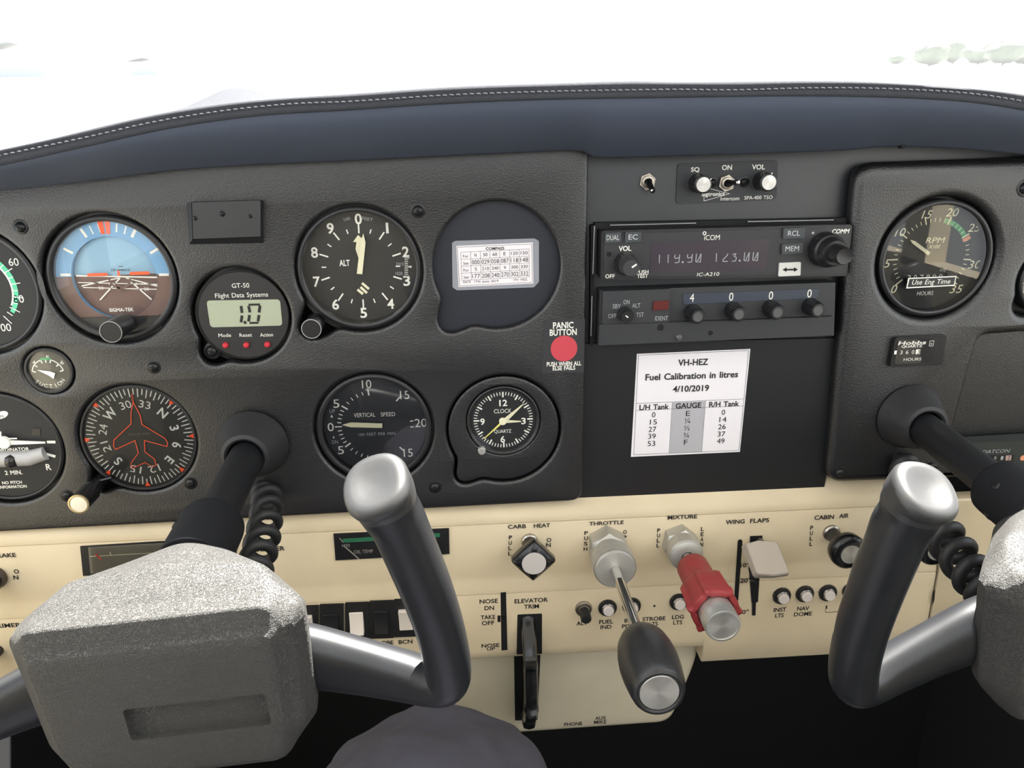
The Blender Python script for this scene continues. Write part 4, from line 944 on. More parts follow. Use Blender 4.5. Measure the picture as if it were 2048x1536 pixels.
TU('WING', 1470.5, 1043.5, 8, 38); TU('FLAPS', 1519.5, 1041, 8, 38); T(mb, '10°', 1489.5, 1130.5, 8, 17, .0026, I, bold=1); T(mb, '20°', 1491, 1161, 8.5, 21, .0058, I, bold=1); TL('30°', 1487, 1224, 8, 21)
TU('CABIN', 1648.5, 1034.5, 8, 39); TU('AIR', 1688, 1031.5, 8, 19); V(mb, 'PULL', 1623.5, 1055.5, 1088, 7.5, 6, .0012, I)
TL('PRIMER', 13, 1251, 8, 58)
TL('NOSE', 977.5, 1202.5, 8, 37); TL('DN', 978.5, 1216, 8, 19); TL('TAKE', 976, 1234.5, 8, 29); TL('OFF', 976, 1246, 8, 25); TL('NOSE', 981, 1291, 7, 36); TL('UP', 982, 1298, 5.5, 16)
TL('ELEVATOR', 1062.5, 1201, 8, 67); TL('TRIM', 1063, 1213, 8, 30)
TL('ALT', 1164, 1246.5, 7.5, 22); TL('FUEL', 1212.5, 1243.5, 7.5, 28); TL('IND', 1212, 1254, 7.5, 22); TL('BCN', 1261, 1241, 7.5, 24); TL('PITOT', 1263, 1252, 7.5, 38)
TL('STROBE', 1308, 1237.5, 7.5, 46); TL('LTS', 1307, 1248, 7.5, 18); TL('LDG', 1356, 1234, 7.5, 24); TL('LTS', 1355.5, 1245, 7.5, 18)
TL('INST', 1560, 1219.5, 7.5, 25); TL('LTS', 1559, 1231, 7.5, 17); TL('NAV', 1606.5, 1217, 7.5, 24); TL('DOME', 1606, 1228, 7.5, 36); TL('1', 1653, 1214.5, 6.5, 3); TL('2', 1702, 1212, 6.5, 6)
mb.stroke([at(*q, D) for q in ((1651, 1219), (1651, 1225), (1700, 1222), (1700, 1216))], .0004, D, I)
TL('STROBE', 764, 1286, 7.5, 46); TL('BCN', 811, 1283.5, 7.5, 28); TL('TAXI', 858, 1281, 7.5, 28); TL('LTS', 765, 1294.5, 7, 18)
# slots
mb.poly(quad([(1001, 1185), (1012, 1184), (1015, 1300), (1003, 1301)], D), D, 2); mb.poly(quad([(995, 1231), (1001, 1231), (1001, 1244), (995, 1244)], D), D, 2)
def face_w(z):
    P = [(zr(y), w_) for y, w_ in CREAM]+[(-9, .0050)]
    for (z0, w0), (z1, w1) in zip(P, P[1:]):
        if z1 <= z <= z0: return w0+(w1-w0)*(z0-z)/max(1e-9, z0-z1)
    return .005
def on_face(px, py):
    w_ = .003
    for _ in range(4): x, z = at(px, py, w_); w_ = face_w(z)+.0004
    return Vector((x, -w_, z))
def slot(rows_): mb.grid([[on_face(*a), on_face(*b)] for a, b in rows_], 2)
def strip(l0, r0, l1, r1, n=24): return [((l0[0]+(l1[0]-l0[0])*i/n, l0[1]+(l1[1]-l0[1])*i/n), (r0[0]+(r1[0]-r0[0])*i/n, r0[1]+(r1[1]-r0[1])*i/n)) for i in range(n+1)]
slot([((1478, 1079), (1483, 1079))]+strip((1475.5, 1082), (1485, 1082), (1468, 1201), (1476.5, 1201))+[((1470, 1204), (1474, 1204))])
slot(strip((1500, 1072), (1525, 1071), (1497, 1140), (1523, 1140))+strip((1498, 1141), (1520, 1141), (1503, 1205), (1516, 1204))+strip((1504, 1205), (1512, 1205), (1504, 1231), (1511, 1231)))
mb.disc(at(1309, 1212, D), .0009, D, 2, 12); mb.poly(quad([(1035, 1229), (1084, 1227), (1084, 1308), (1033, 1309)], D, .001), D, 2)
o = mb.build('lower_panel', [M_CREAM, M_BLKINK, M_DARK], loc=(0, 0, zr(1150)), sharp=50); tag(o, 'cream painted lower control panel with black lettering under the instruments', 'control panel')
# glove box door right of the seam
mb = MB(); rows = [[(x, -w, z) for x in (XSEAM+.0012, .62)] for z, w in ((zr(1036), -.010), (zr(1036), .0018), (zr(1038), .0028), (zr(1046), .0030), (zr(1146), .0034), (zr(1160), .0058), (zr(1174), .0066), (zr(1307)-.0140, .0070), (zr(1309)-.0162, .005), (zr(1309)-.0166, -.02))]
mb.grid(rows); P = [r[0] for r in rows]; mb.add(P, [list(range(len(P)))])
q = [at(1862, 1186, .0072), at(1866, 1178, .0072), at(1865, 1200, .0072), at(1860, 1212, .0072)]; mb.poly([(x+.0016, z) for x, z in q], .0072, 1)
o = mb.build('glove_box_door', [M_CREAM, M_DARK], loc=(.5, 0, zr(1150)), bevel=.0008); tag(o, 'plain cream glove box door right of the seam with a chipped edge', 'door')
mb = MB(); mb.box(((XL+.62)/2, .045, zr(1140)), (.62-XL, .03, .10)); mb.box(((XL+.62)/2, .045, zr(1000)), (.62-XL, .012, .04)); tag(mb.build('dash_beam', M_DARK), 'dark structural beam behind the cream lower panel', 'beam')

# pedestal
WP = -.012
mb = MB(); I = 1; T(mb, 'PHONE', 1146.5, 1448, 6.5, 36, WP+.0002, 1, bold=1); T(mb, 'AUX', 1201.5, 1436, 6.5, 22, WP+.0002, 1, bold=1); T(mb, 'MIKE', 1200.5, 1444, 6.5, 25, WP+.0002, 1, bold=1)
mb.poly(quad([(1028, 1310), (1081, 1309), (1075, 1440), (1030, 1441)], WP+.0002), WP+.0002, 2)
P = quad([(880, 1280), (1404, 1268), (1392, 1330), (1342, 1448), (880, 1481)], WP, .012)
o = plate('pedestal', P, [], WP, .02, .0055, [M_PED, M_BLKINK, M_DARK], decals=mb, loc=pt(1120, 1400, WP)); tag(o, 'beige pedestal below the cream panel around the elevator trim wheel', 'pedestal')
# trim wheel
t = thing('elevator_trim_wheel', 'black lobed elevator trim wheel standing in the slot of the pedestal', 'wheel', pt(1056, 1335, -.02))
zc = (at(1058, 1232, .004)[1]+at(1058, 1444, .004)[1])/2; xc = at(1058, 1330, .012)[0]; hc_ = (at(1058, 1232, .004)[1]-at(1058, 1444, .004)[1])/2
yc = .024; RWH = math.hypot(hc_, .004+yc)
MX = Matrix.Translation((xc, yc, zc)) @ Matrix.Rotation(R(90), 4, 'Z')
mb = MB(); hw = .0055
mb.lathe((0, 0), [(0, -hw*.6), (RWH*.55, -hw*.6), (RWH*.8, -hw*.8), (RWH*.93, -hw), (RWH*.985, -hw*.75), (RWH, 0), (RWH*.985, hw*.75), (RWH*.93, hw), (RWH*.8, hw*.8), (RWH*.55, hw*.6), (0, hw*.6)], 0, 160, MX,
         shape=lambda a, r, ww: 1+(.085*max(0, math.cos(9*a+.6))**8 if r > RWH*.9 else 0))
mb.build('rim', M_GLOSSB, t)
mb = MB(); p = pt(1006, 1237, .006); mb.box(p, (.0030, .003, .0035)); mb.build('trim_pointer', M_BLACK, t)

# ------------------------------------------------------------------ knobs, levers and breakers on the cream panel
M_SPUNTILT = {}
def axis_M(c, w, deg, pitch=0.0, stretch=1.0):
    p = Vector((c[0], -w, c[1])); return Matrix.Translation(p) @ Matrix.Diagonal((1, stretch, 1, 1)) @ Matrix.Rotation(R(deg), 4, 'Z') @ Matrix.Rotation(R(pitch), 4, 'X') @ Matrix.Translation(-p)
def hexprof(mb, c, r, w0, w1, M=None, rot=0):
    base = len(mb.v); P = [(c[0]+r*math.cos(R(60*k+rot)), c[1]+r*math.sin(R(60*k+rot))) for k in range(6)]
    # chamfered hexagon nut: the six corners are cut by a cone
    ring = [(c[0]+r*.88*math.cos(R(15*k+rot)), c[1]+r*.88*math.sin(R(15*k+rot))) for k in range(24)]
    mid = []
    for k in range(24):
        a = R(15*k); m_ = R(60)/2; q = r*math.cos(m_)/math.cos((a % R(60))-m_); mid.append((q, R(15*k+rot)))
    rows = [[(c[0]+q*math.cos(a), -w0, c[1]+q*math.sin(a)) for q, a in mid],
            [(c[0]+q*math.cos(a), -(w1-.0012-(q-r*.866)*.62), c[1]+q*math.sin(a)) for q, a in mid],
            [(c[0]+r*.80*math.cos(a), -w1, c[1]+r*.80*math.sin(a)) for q, a in mid], [(c[0], -w1, c[1]) for _ in mid]]
    mb.grid(rows, 0, True)
    if M:
        for i in range(base, len(mb.v)): mb.v[i] = M @ mb.v[i]
# throttle
c = at(1211, 1083, 0); t = thing('throttle', 'big black barrel throttle knob on a long steel rod with knurled friction disc', 'control knob', (c[0], 0, c[1])); M = axis_M(c, 0, -0.1, -0.6, 1.225)
mb = MB(); hexprof(mb, c, .0145, .0003, .0140, M, 90); mb.lathe(c, [(.0118, .0136), (.0115, .016), (.0105, .017)], 0, 48, M); mb.build('hex_nut', M_METAL, t, sharp=25)
mb = MB(); mb.lathe(c, [(.0100, .0155), (.0112, .0170), (.0140, .0190), (.0150, .0200)], 0, 96, M)
mb.lathe(c, [(.0150+.0001*(i > 0), .0200+.0118*i/12) for i in range(13)], 0, 264, M, shape=lambda a, r, ww: 1+.018*math.cos(44*(a+ww*14))*math.cos(44*(a-ww*14)))
mb.lathe(c, [(.0149, .0318), (.0138, .0335), (.0060, .0340), (.0038, .0340)], 0, 96, M)
mb.build('friction_disc', M_METAL, t, sharp=30)
mb = MB(); mb.lathe(c, [(.0037, .020), (.0037, .096)], 0, 32, M); mb.build('rod', M_CHROME, t)
mb = MB(); mb.lathe(c, [(.0037, .0930), (0.0070, .0925), (0.0086, .0940), (0.0092, .0965), (0.0127, .0990), (0.0155, .1040), (0.0171, .1110), (0.0177, .1180), (0.0173, .1250), (0.0162, .1330), (0.0152, .1372), (0.0141, .1390), (0.0128, .1394), (0.0118, .1388), (0.0115, .1372), (0, .1372)], 0, 72, M); kb = mb.build('knob', mat('satin black knob', (38, 38, 40), .34, bump=.05, scale=1500), t, sharp=60)
mb = MB(); mb.lathe(c, [(.0115, .1371), (.0114, .1383), (.0110, .1386), (0, .1386)], 0, 72, M); mb.build('knob_cap', M_SPUN, kb)
# mixture
c = at(1356, 1078, 0); t = thing('mixture_control', 'red fluted mixture knob with a round silver end button', 'control knob', (c[0], 0, c[1])); M = axis_M(c, 0, -0.3, 0, 1.18)
mb = MB(); hexprof(mb, c, .0134, .0003, .011, M, 80); mb.lathe(c, [(.0118, .0100), (.0126, .012), (.0126, .0200), (.0116, .0215), (.0086, .0228), (.0045, .0230), (.0042, .0210)], 0, 48, M); mb.build('hex_nut', M_METAL, t, sharp=25)
mb = MB(); mb.lathe(c, [(.0034, .018), (.0034, .040)], 0, 24, M); mb.build('rod', M_METAL, t)
def lob(a, r, ww):
    if r < .012: return 1
    x = max(0.0, math.cos(6*a+.5)); return 1+.17*x**5
mb = MB(); mb.lathe(c, [(0, .0330), (.0100, .0330), (.0112, .0342), (.0115, .044), (.0115, .052), (.0126, .0545), (.0143, .058), (.0146, .066), (.0150, .074), (.0158, .0765), (.0158, .0795), (.0150, .0805), (.0122, .0808), (.0118, .078), (0, .078)], 0, 144, M, shape=lob); kb = mb.build('knob', M_REDK, t, sharp=50)
mb = MB(); mb.lathe(c, [(.0115, .077), (.0115, .0925), (.0110, .0935), (.0099, .0936), (.0097, .0930)], 0, 64, M); mb.lathe(c, [(.0097, .0930), (0, .0931)], 0, 64, M); mb.build('end_button', M_SPUN, kb)
# carburettor heat
def pull_base(t, c, r, w0=0.0008):
    mb = MB(); mb.lathe(c, [(r*1.22, w0), (r*1.2, w0+.002), (r*1.02, w0+.003), (r, w0+.001)], 0, 36); mb.build('ferrule', mat('ferrule metal', (170, 166, 160), .3, metal=1), t)
    mb = MB(); mb.lathe(c, [(r, w0), (r*.95, .016), (r*1.2, .022)], 0, 36); mb.build('shaft', M_BLACK, t)
c = at(1059, 1081, 0); t = thing('carburettor_heat_knob', 'black diamond shaped pull knob with silver disc left of the throttle', 'control knob', (c[0], 0, c[1]))
pull_base(t, c, .0052); r = .0150
def dia(a, rr, ww):
    if rr < .0096: return 1
    b = (a+R(2)) % (math.pi/2); q = 1/(abs(math.cos(b))+abs(math.sin(b))); return (q*1.0)*.92+.08 if rr > .011 else 1
c2 = (c[0]+.0005, c[1]-.0010)
mb = MB(); mb.lathe(c2, [(.006, .0175), (.0115, .0185), (.0162, .0215), (.0164, .0265), (.0156, .0290), (.0116, .0310), (.0092, .0312), (.0090, .0306), (0, .0306)], 0, 96, shape=dia); kb = mb.build('knob', M_GLOSSB, t, sharp=60)
mb = MB(); mb.lathe(c2, [(.0088, .0304), (.0087, .0313), (0, .0315)], 0, 48); mb.build('knob_cap', mat('pale grey cap', (200, 194, 190), .4), kb)
# round pull knobs
for px, py, nm, lab in ((1661, 1064, 'cabin_air_knob', 'round black pull knob with spun silver disc under the words cabin air'), (1826, 1058, 'cabin_heat_knob', 'round black pull knob with silver disc right of the copilot grip')):
    c = at(px, py, 0); t = thing(nm, lab, 'control knob', (c[0], 0, c[1])); pull_base(t, c, .0055)
    mb = MB(); mb.lathe(c, [(.006, .018), (.0095, .0195), (.0130, .0235), (.0137, .0280), (.0132, .0310), (.0110, .0330), (.0080, .0335), (.0076, .0330), (0, .0330)], 0, 64); kb = mb.build('knob', M_GLOSSB, t, sharp=60)
    mb = MB(); mb.lathe(c, [(.0075, .0328), (.0074, .0339), (0, .0341)], 0, 48); mb.build('knob_cap', M_SPUN, kb)
# park brake knob at the left edge
c = at(-8, 1152, 0); t = thing('parking_brake_knob', 'dull metal ringed knob cut by the left edge above the yoke cover', 'control knob', (c[0], 0, c[1]))
mb = MB(); mb.lathe(c, [(.0085, .001), (.0088, .004), (.0074, .0065), (.0066, .006), (.0055, .006)], 0, 40); mb.build('ferrule', mat('dull dark metal', (96, 90, 86), .35, metal=.8), t)
mb = MB(); mb.lathe(c, [(.0054, .002), (.0050, .020), (.0075, .022), (.0075, .034), (.006, .036), (0, .036)], 0, 40); mb.build('knob', M_BLACK, t)
c = at(-4, 1300, .005); t = thing('primer_knob', 'black round primer knob at the left frame edge beside the yoke cover', 'control knob', (c[0], -.005, c[1]))
mb = MB(); mb.lathe(c, [(.0042, .004), (.0042, .018), (.0068, .020), (.0074, .026), (.0068, .031), (0, .032)], 0, 40); mb.build('knob', M_BLACK, t)
# flap lever
c = at(1518, 1084, .002); t = thing('wing_flap_lever', 'flat grey beige wing flap lever in its slot left of the cabin air knob', 'lever', (c[0], 0, c[1]))
fr = [pt(1493, 1087, .017), pt(1516, 1080, .0165), pt(1556, 1083, .017), pt(1577, 1141, .0405), pt(1581, 1147, .0415), pt(1549, 1152, .0422), pt(1517, 1149, .0415), pt(1513, 1143, .0405)]
bk = [p+Vector((0, .0045, -.0052)) for p in fr]; bk[0] += Vector((-.002, .002, -.001)); bk[7] += Vector((-.001, 0, -.001)); bk[6] += Vector((-.001, 0, -.001))
mb = MB(); n = len(fr); mb.add(fr+bk, [list(range(n)), list(range(n, 2*n))[::-1]]+[[i, (i+1) % n, n+(i+1) % n, n+i] for i in range(n)]); mb.build('paddle', M_FLAP, t, bevel=.0012, sharp=30)
mb = MB(); a = pt(1513, 1078, -.006); mb.tube([a, pt(1524, 1088, .0130)], .0030, 0, 12); mb.build('arm', M_BLACK, t)
# circuit breakers
def breaker(px, py, lab):
    c = at(px, py, D); t = thing('circuit_breaker', lab, 'circuit breaker', (c[0], -D, c[1]), 'round push circuit breakers on the cream panel'); w = .0050
    mb = MB(); mb.lathe(c, [(.0071, w), (.0072, w+.0012), (.0066, w+.0022), (.0048, w+.0024)], 0, 80, shape=lambda a, r, ww: 1+(.03*math.cos(24*a) if r > .006 else 0)); mb.build('knurled_ring', M_BLACK, t)
    mb = MB(); mb.lathe(c, [(.0052, w+.001), (.0051, w+.0034), (.0046, w+.0040), (.0042, w+.0036)], 0, 40); mb.build('sleeve', mat('sleeve nickel', (150, 148, 144), .3, metal=1), t)
    mb = MB(); mb.lathe(c, [(.0041, w+.002), (.0041, w+.0056), (.0037, w+.0061), (0, w+.0061)], 0, 40); mb.build('button', M_CAPW, t)
    return t
for px, py, lab in ((1215, 1215, 'white topped circuit breaker above the words fuel ind'), (1263, 1211, 'white topped circuit breaker half hidden behind the throttle rod'), (1357, 1203, 'white topped circuit breaker half hidden by the red mixture knob'),
                    (1563, 1191, 'white topped circuit breaker above the words inst lts'), (1609, 1187, 'white topped circuit breaker above the words nav dome'), (1655, 1185, 'white topped circuit breaker above the figure 1'), (1702, 1181, 'dark edged circuit breaker mostly hidden behind the copilot grip')): breaker(px, py, lab)
c = at(1167, 1217, D); t = thing('alternator_breaker', 'black stubby push breaker in a worn metal ring above the word alt', 'circuit breaker', (c[0], -D, c[1])); w = .005
mb = MB(); mb.lathe(c, [(.0066, w), (.0064, w+.0014), (.0055, w+.0018), (.0048, w+.0010), (.0044, w+.0010), (.0044, w+.0034), (.0036, w+.0036)], 0, 40); mb.build('ring', mat('worn ring', (160, 152, 140), .4, metal=.9, var=.2, vscale=400), t)
mb = MB(); mb.lathe(c, [(.0034, w), (.0034, w+.006), (.0040, w+.0064), (.0040, w+.014), (.0034, w+.0150), (0, w+.0152)], 0, 60, shape=lambda a, r, ww: 1+(.03*math.cos(16*a) if r > .0035 else 0)); mb.build('button', M_MATTE, t)

# gauge cluster windows
w = .0016; t = thing('oil_gauge', 'dark rectangular oil temperature gauge with green band behind the yoke grip', 'gauge', pt(780, 1090, w))
mb = MB(); mb.prism(quad([(667, 1068), (898, 1057), (899, 1108), (671, 1121)], w), -.004, w, 0); wi = w+INK
mb.stroke([at(686, 1081.5, wi), at(776, 1076, wi)], .0034, wi, 2); mb.stroke([at(800, 1074, wi), at(880, 1070, wi)], .0034, wi, 2)
mb.stroke([at(679, 1076, wi), at(687, 1085, wi)], .0008, wi, 3); mb.stroke([at(776, 1071, wi), at(766, 1081, wi)], .0008, wi, 4); mb.stroke([at(687, 1091, wi), at(718, 1118, wi)], .0010, wi, 3)
T(mb, '100', 692, 1091, 6, 15, wi, 3); T(mb, '245', 764, 1089.5, 6, 15, wi, 3); T(mb, 'OIL TEMP', 727, 1103, 6.5, 38, wi, 3); T(mb, 'OIL PRESS', 840, 1097, 6.5, 44, wi, 3)
mb.build('dial', [M_BLACK, M_WHITE, mat('dark green band', (40, 110, 78), .6), mat('worn ink', (150, 146, 138), .6), M_TAN], t)
mb = MB(); mb.poly(quad([(668, 1069), (897, 1058), (898, 1107), (672, 1120)], w+.0008), w+.0008); mb.build('glass', G_GLASS, t)
t = thing('fuel_gauge', 'dark rectangular gauge with a red needle tip above the yoke cover', 'gauge', pt(330, 1110, w))
mb = MB(); mb.prism(quad([(160, 1093), (470, 1074), (474, 1136), (166, 1152)], w), -.004, w, 0); mb.build('frame', M_BLACK, t)
mb = MB(); w_ = w+.0002; mb.prism(quad([(176, 1095), (462, 1078), (466, 1130), (181, 1147)], w_), w, w_, 0); mb.stroke([at(180, 1113, w_+INK), at(460, 1097, w_+INK)], .0006, w_+INK, 1); mb.stroke([at(191, 1108, w_+INK), at(202, 1119, w_+INK)], .0016, w_+INK, 2); mb.stroke([at(220, 1104, w_+INK), at(222, 1111, w_+INK)], .0007, w_+INK, 1)
mb.build('dial', [mat('reflection toned gauge card', (120, 115, 100), .5), M_CREAMINK, mat('red tip', (226, 84, 72), .5)], t)  # card colour lightened to stand in for a beige reflection
mb = MB(); mb.poly(quad([(176, 1095), (462, 1078), (466, 1130), (181, 1147)], w+.0012), w+.0012); mb.build('glass', G_GLASS, t)
# rocker switches
for k, (px, py, wh) in enumerate(((613, 1249, 1), (663, 1246, 0), (714, 1243, 1), (763, 1240, 0), (812, 1237, 1), (860, 1234, 0))):
    lab = ['white rocker switch peeping out beside the yoke cover', 'black rocker switch next to the yoke cover', 'white rocker switch between two black ones, left of the word strobe', 'black rocker switch above the word strobe', 'white rocker switch above the letters bcn', 'black rocker switch mostly behind the yoke grip'][k]
    c = at(px, py, D); t = thing('rocker_switch', lab, 'switch', (c[0], -D, c[1]), 'rocker switches under the left gauges'); w = .0062
    mb = MB(); mb.prism(quad([(px-24.2, py-36), (px+24.2, py-38), (px+24.6, py+36), (px-23.8, py+38)], w, .0006), .002, w, 0); mb.build('frame', M_MATTE, t, bevel=.0004)
    mb = MB(); hx, hz_ = .0052, .0089
    a = [(c[0]-hx, -(w-.0005), c[1]+hz_), (c[0]-hx, -(w+.0012), c[1]+hz_), (c[0]-hx, -(w+.0016), c[1]+.0006), (c[0]-hx, -(w+.0048), c[1]-hz_), (c[0]-hx, -(w-.0005), c[1]-hz_)]
    if k % 4 == 0: a = [(x, y if j not in (1, 3) else -(w+(.0040 if j == 1 else .0016)), z) for j, (x, y, z) in enumerate(a)]
    b = [(x+2*hx, y, z) for x, y, z in a]; n = 5
    mb.add(a+b, [[0, 1, 2, 3, 4], [9, 8, 7, 6, 5]]+[[i, (i+1) % n, n+(i+1) % n, n+i] for i in range(n)]); mb.build('rocker', M_ROCK if wh else mat('black rocker', (26, 26, 28), .35), t, bevel=.0005, sharp=20)

# ------------------------------------------------------------------ control yokes (local: a right, b up, w toward the pilot; origin on the shaft axis at the panel)
def hub_ring(V3, w, tw, sw, sb, bb, cw, bot, top, cr):
    C = [Vector(p) for p in ((sw, sb), (tw, top), (-tw, top), (-sw, sb), (-sw*.96, bb), (-cw, bot), (cw, bot), (sw*.96, bb))]
    out = []; n = len(C)
    for i in range(n):
        a, b, c = C[i-1], C[i], C[(i+1) % n]; r = .0045
        u = b+(a-b).normalized()*min(r, (a-b).length*.45); v = b+(c-b).normalized()*min(r, (c-b).length*.45)
        for j in range(5): t = j/4; out.append(u*(1-t)**2+b*2*t*(1-t)+v*t*t)
        nb = c+(b-c).normalized()*min(r, (b-c).length*.45); m = 14 if i == 1 else 5
        for j in range(1, m): out.append(v.lerp(nb, j/m))
    return [V3(p.x, p.y+(cr*max(0, math.cos(p.x/tw*math.pi/2))**1.3 if abs(p.x) < tw and p.y > sb else 0), w) for p in out]
def catmull(P, n):
    out = []
    for i in range(len(P)-1):
        p0, p1, p2, p3 = P[max(i-1, 0)], P[i], P[i+1], P[min(i+2, len(P)-1)]
        for k in range(n):
            t = k/n; out.append([0.5*(2*b+(c-a)*t+(2*a-5*b+4*c-d)*t*t+(-a+3*b-3*c+d)*t**3) for a, b, c, d in zip(p0, p1, p2, p3)])
    out.append(list(P[-1])); return out
def make_yoke(label):
    o = thing('control_yoke', label, 'control yoke', (0, 0, 0))
    V3 = lambda a, b, w: Vector((a, -w, b))
    TLT = Matrix.Rotation(R(3.8), 4, 'X')              # the shaft droops a little toward the pilot
    # parts that do not care about the roll: boot and shaft
    mb = MB(); mb.lathe((0, 0), [(.0120, .004), (.0245, .0035), (.0236, .0060), (.0215, .0100), (.0180, .0210), (.0160, .0255), (.0135, .0265), (.0120, .0255), (.0117, .022)], 0, 64); mb.build('boot', mat('soft black boot', (38, 38, 40), .55, bump=.15, scale=1500), o)
    mb = MB(); mb.lathe((0, 0), [(.0114, .010), (.0114, .145)], 0, 40, TLT); mb.build('shaft', mat('satin black tube', (18, 19, 23), .5), o)
    mb = MB(); mb.lathe((0, 0), [(.0114, .1045), (.0170, .1050), (.0182, .1070), (.0184, .110), (.0184, .1485), (.0182, .1487), (0, .1487)], 0, 56, TLT)
    cl = mb.build('collar', mat('satin black collar', (20, 21, 25), .8, spec=.25), o)
    for a in (60, 130, -20):
        mb = MB(); mb.lathe((0, 0), [(.0026, .0165), (.0026, .0186), (.0018, .0190), (0, .0190)], 0, 16, TLT @ Matrix.Translation((0, -.122, 0)) @ Matrix.Rotation(R(a), 4, 'Y') @ Matrix.Rotation(R(90), 4, 'X') @ Matrix.Rotation(R(180), 4, 'Y'))
        mb.build('set_screw', M_SCREW, cl)
    # hub cover
    spec = [(.138, .014, .024, -.014, -.046, .018, -.058, -.006, .006), (.150, .022, .033, -.012, -.052, .026, -.066, .000, .006), (.160, .029, .041, -.010, -.056, .034, -.072, .003, .006), (.180, .047, .058, -.007, -.063, .044, -.080, .0072, .0030),
            (.193, .0535, .0685, -.007, -.067, .050, -.0855, .0040, .0010), (.199, .0545, .0690, -.0085, -.068, .051, -.087, .0018, .0003), (.2055, .0552, .0640, -.010, -.0675, .050, -.0872, .0010, 0), (.2085, .0552, .0605, -.011, -.067, .0495, -.0865, .0004, 0),
            (.2119, .0545, .0565, -.0140, -.066, .048, -.0845, -.0108, 0), (.2131, .0537, .0552, -.0160, -.064, .046, -.082, -.0126, 0), (.2138, .050, .052, -.020, -.060, .042, -.076, -.0160, 0)]
    dense = []
    for i, k in enumerate(spec):
        dense.append(k)
        if i < len(spec)-1:
            for t in (.15, .5, .85): dense.append(tuple(x+(y-x)*t for x, y in zip(k, spec[i+1])))
    rows = [hub_ring(V3, *k) for k in dense]
    mb = MB(); mb.grid(rows, 0, True); n = len(rows[0]); mb.f.append([len(mb.v)-n+k for k in range(n)]); mb.m.append(0); mb.f.append(list(range(n))[::-1]); mb.m.append(0)
    hub = mb.build('hub', M_HUB, o, sharp=75)
    # recessed rectangle in the lower face, cut out of the cover
    cut = MB(); cut.prism(rrect(-.0185, .0475, -.0615, -.0435, .002), .2100, .230); co = cut.build('cut', M_HUB)
    bo = hub.modifiers.new('recess', 'BOOLEAN'); bo.operation = 'DIFFERENCE'; bo.object = co; bo.solver = 'EXACT'
    dg = bpy.context.evaluated_depsgraph_get(); dg.update(); me = bpy.data.meshes.new_from_object(hub.evaluated_get(dg)); hub.modifiers.clear(); hub.data = me
    me.polygons.foreach_set('use_smooth', [True]*len(me.polygons)); me.set_sharp_from_angle(angle=R(75)); bpy.data.objects.remove(co)
    # horns: arm, heel and grip swept as one casting each
    key = [(.046, -.0430, .1840, .0180, .0120), (.062, -.0465, .1850, .0172, .0118), (.085, -.0535, .1870, .0148, .0112), (.108, -.0605, .1900, .0128, .0112), (.1210, -.0640, .1925, .0116, .0118), (.1295, -.0625, .1945, .0120, .0122), (.1320, -.0520, .1960, .0118, .0126), (.1310, -.0300, .1985, .0118, .0130), (.1275, -.0050, .2015, .0122, .0134),
           (.1230, .0180, .2045, .0124, .0136), (.1195, .0350, .2070, .0126, .0138), (.1168, .0435, .2090, .0134, .0142), (.1150, .0510, .2108, .0146, .0154), (.1136, .0560, .2136, .0152, .0164)]
    path = catmull(key, 8)
    for sg in (1, -1):
        P = [V3(p[0]*sg, p[1], p[2]) for p in path]; rows = []; N = 32
        for i, p in enumerate(path):
            t = (P[min(i+1, len(P)-1)]-P[max(i-1, 0)]).normalized(); wa = Vector((0, -1, 0)); wa = (wa-t*wa.dot(t)).normalized() if i < len(path)-26 else None
            if wa is None: wa = (prevw-t*prevw.dot(t)).normalized()
            prevw = wa; na = t.cross(wa); row = []
            u = i/len(path); groove = 0.09 if .52 < u < .9 else 0
            for k in range(N):
                a = 2*math.pi*k/N; ca, sa = math.cos(a), math.sin(a); e = .88
                rx = p[3]*math.copysign(abs(ca)**e, ca); ry = p[4]*math.copysign(abs(sa)**e, sa)
                if sa < 0: ry *= 1-groove*(.5+.5*math.cos(u*62))
                row.append(P[i]+na*rx+wa*ry)
            rows.append(row)
        t = (P[-1]-P[-4]).normalized(); ce = P[-1]
        for s_, d in ((.97, .0018), (.90, .0034), (.80, .0042), (.66, .0042), (.45, .0034), (.2, .0028), (.02, .0026)): rows.append([ce+(q-ce)*s_+t*d for q in rows[len(path)-1]])
        ct = len(path)-15; mb = MB(); mb.grid(rows[:ct+1], 0, True); mb.build('horn', M_HORN, o, sharp=80); mb = MB(); mb.grid(rows[ct:], 0, True); mb.f.append([len(mb.v)-N+k for k in range(N)]); mb.m.append(0); mb.build('grip_tip', M_TIP, o, sharp=80)
    return o
AX_L, AX_R = at(508, 885), at(1812, 830)
YK = make_yoke('grey grained control yoke filling the lower left, with the near grip tip lit by sun')
YK.location = (-.1487, 0, -.2150)
def copy_tree(o, parent=None):
    kids = list(o.children); c = o.copy(); COL.objects.link(c); c.parent = parent
    for k in kids: copy_tree(k, c)
    return c
YR = copy_tree(YK); YR.location = (.3243, 0, -.2135); YR['label'] = 'control yoke cut by the right frame edge, its shaft crossing the right panel'
for y in (YK, YR): y.rotation_euler = (0, -R(4.0), 0); y['group'] = 'pair of linked control yokes'
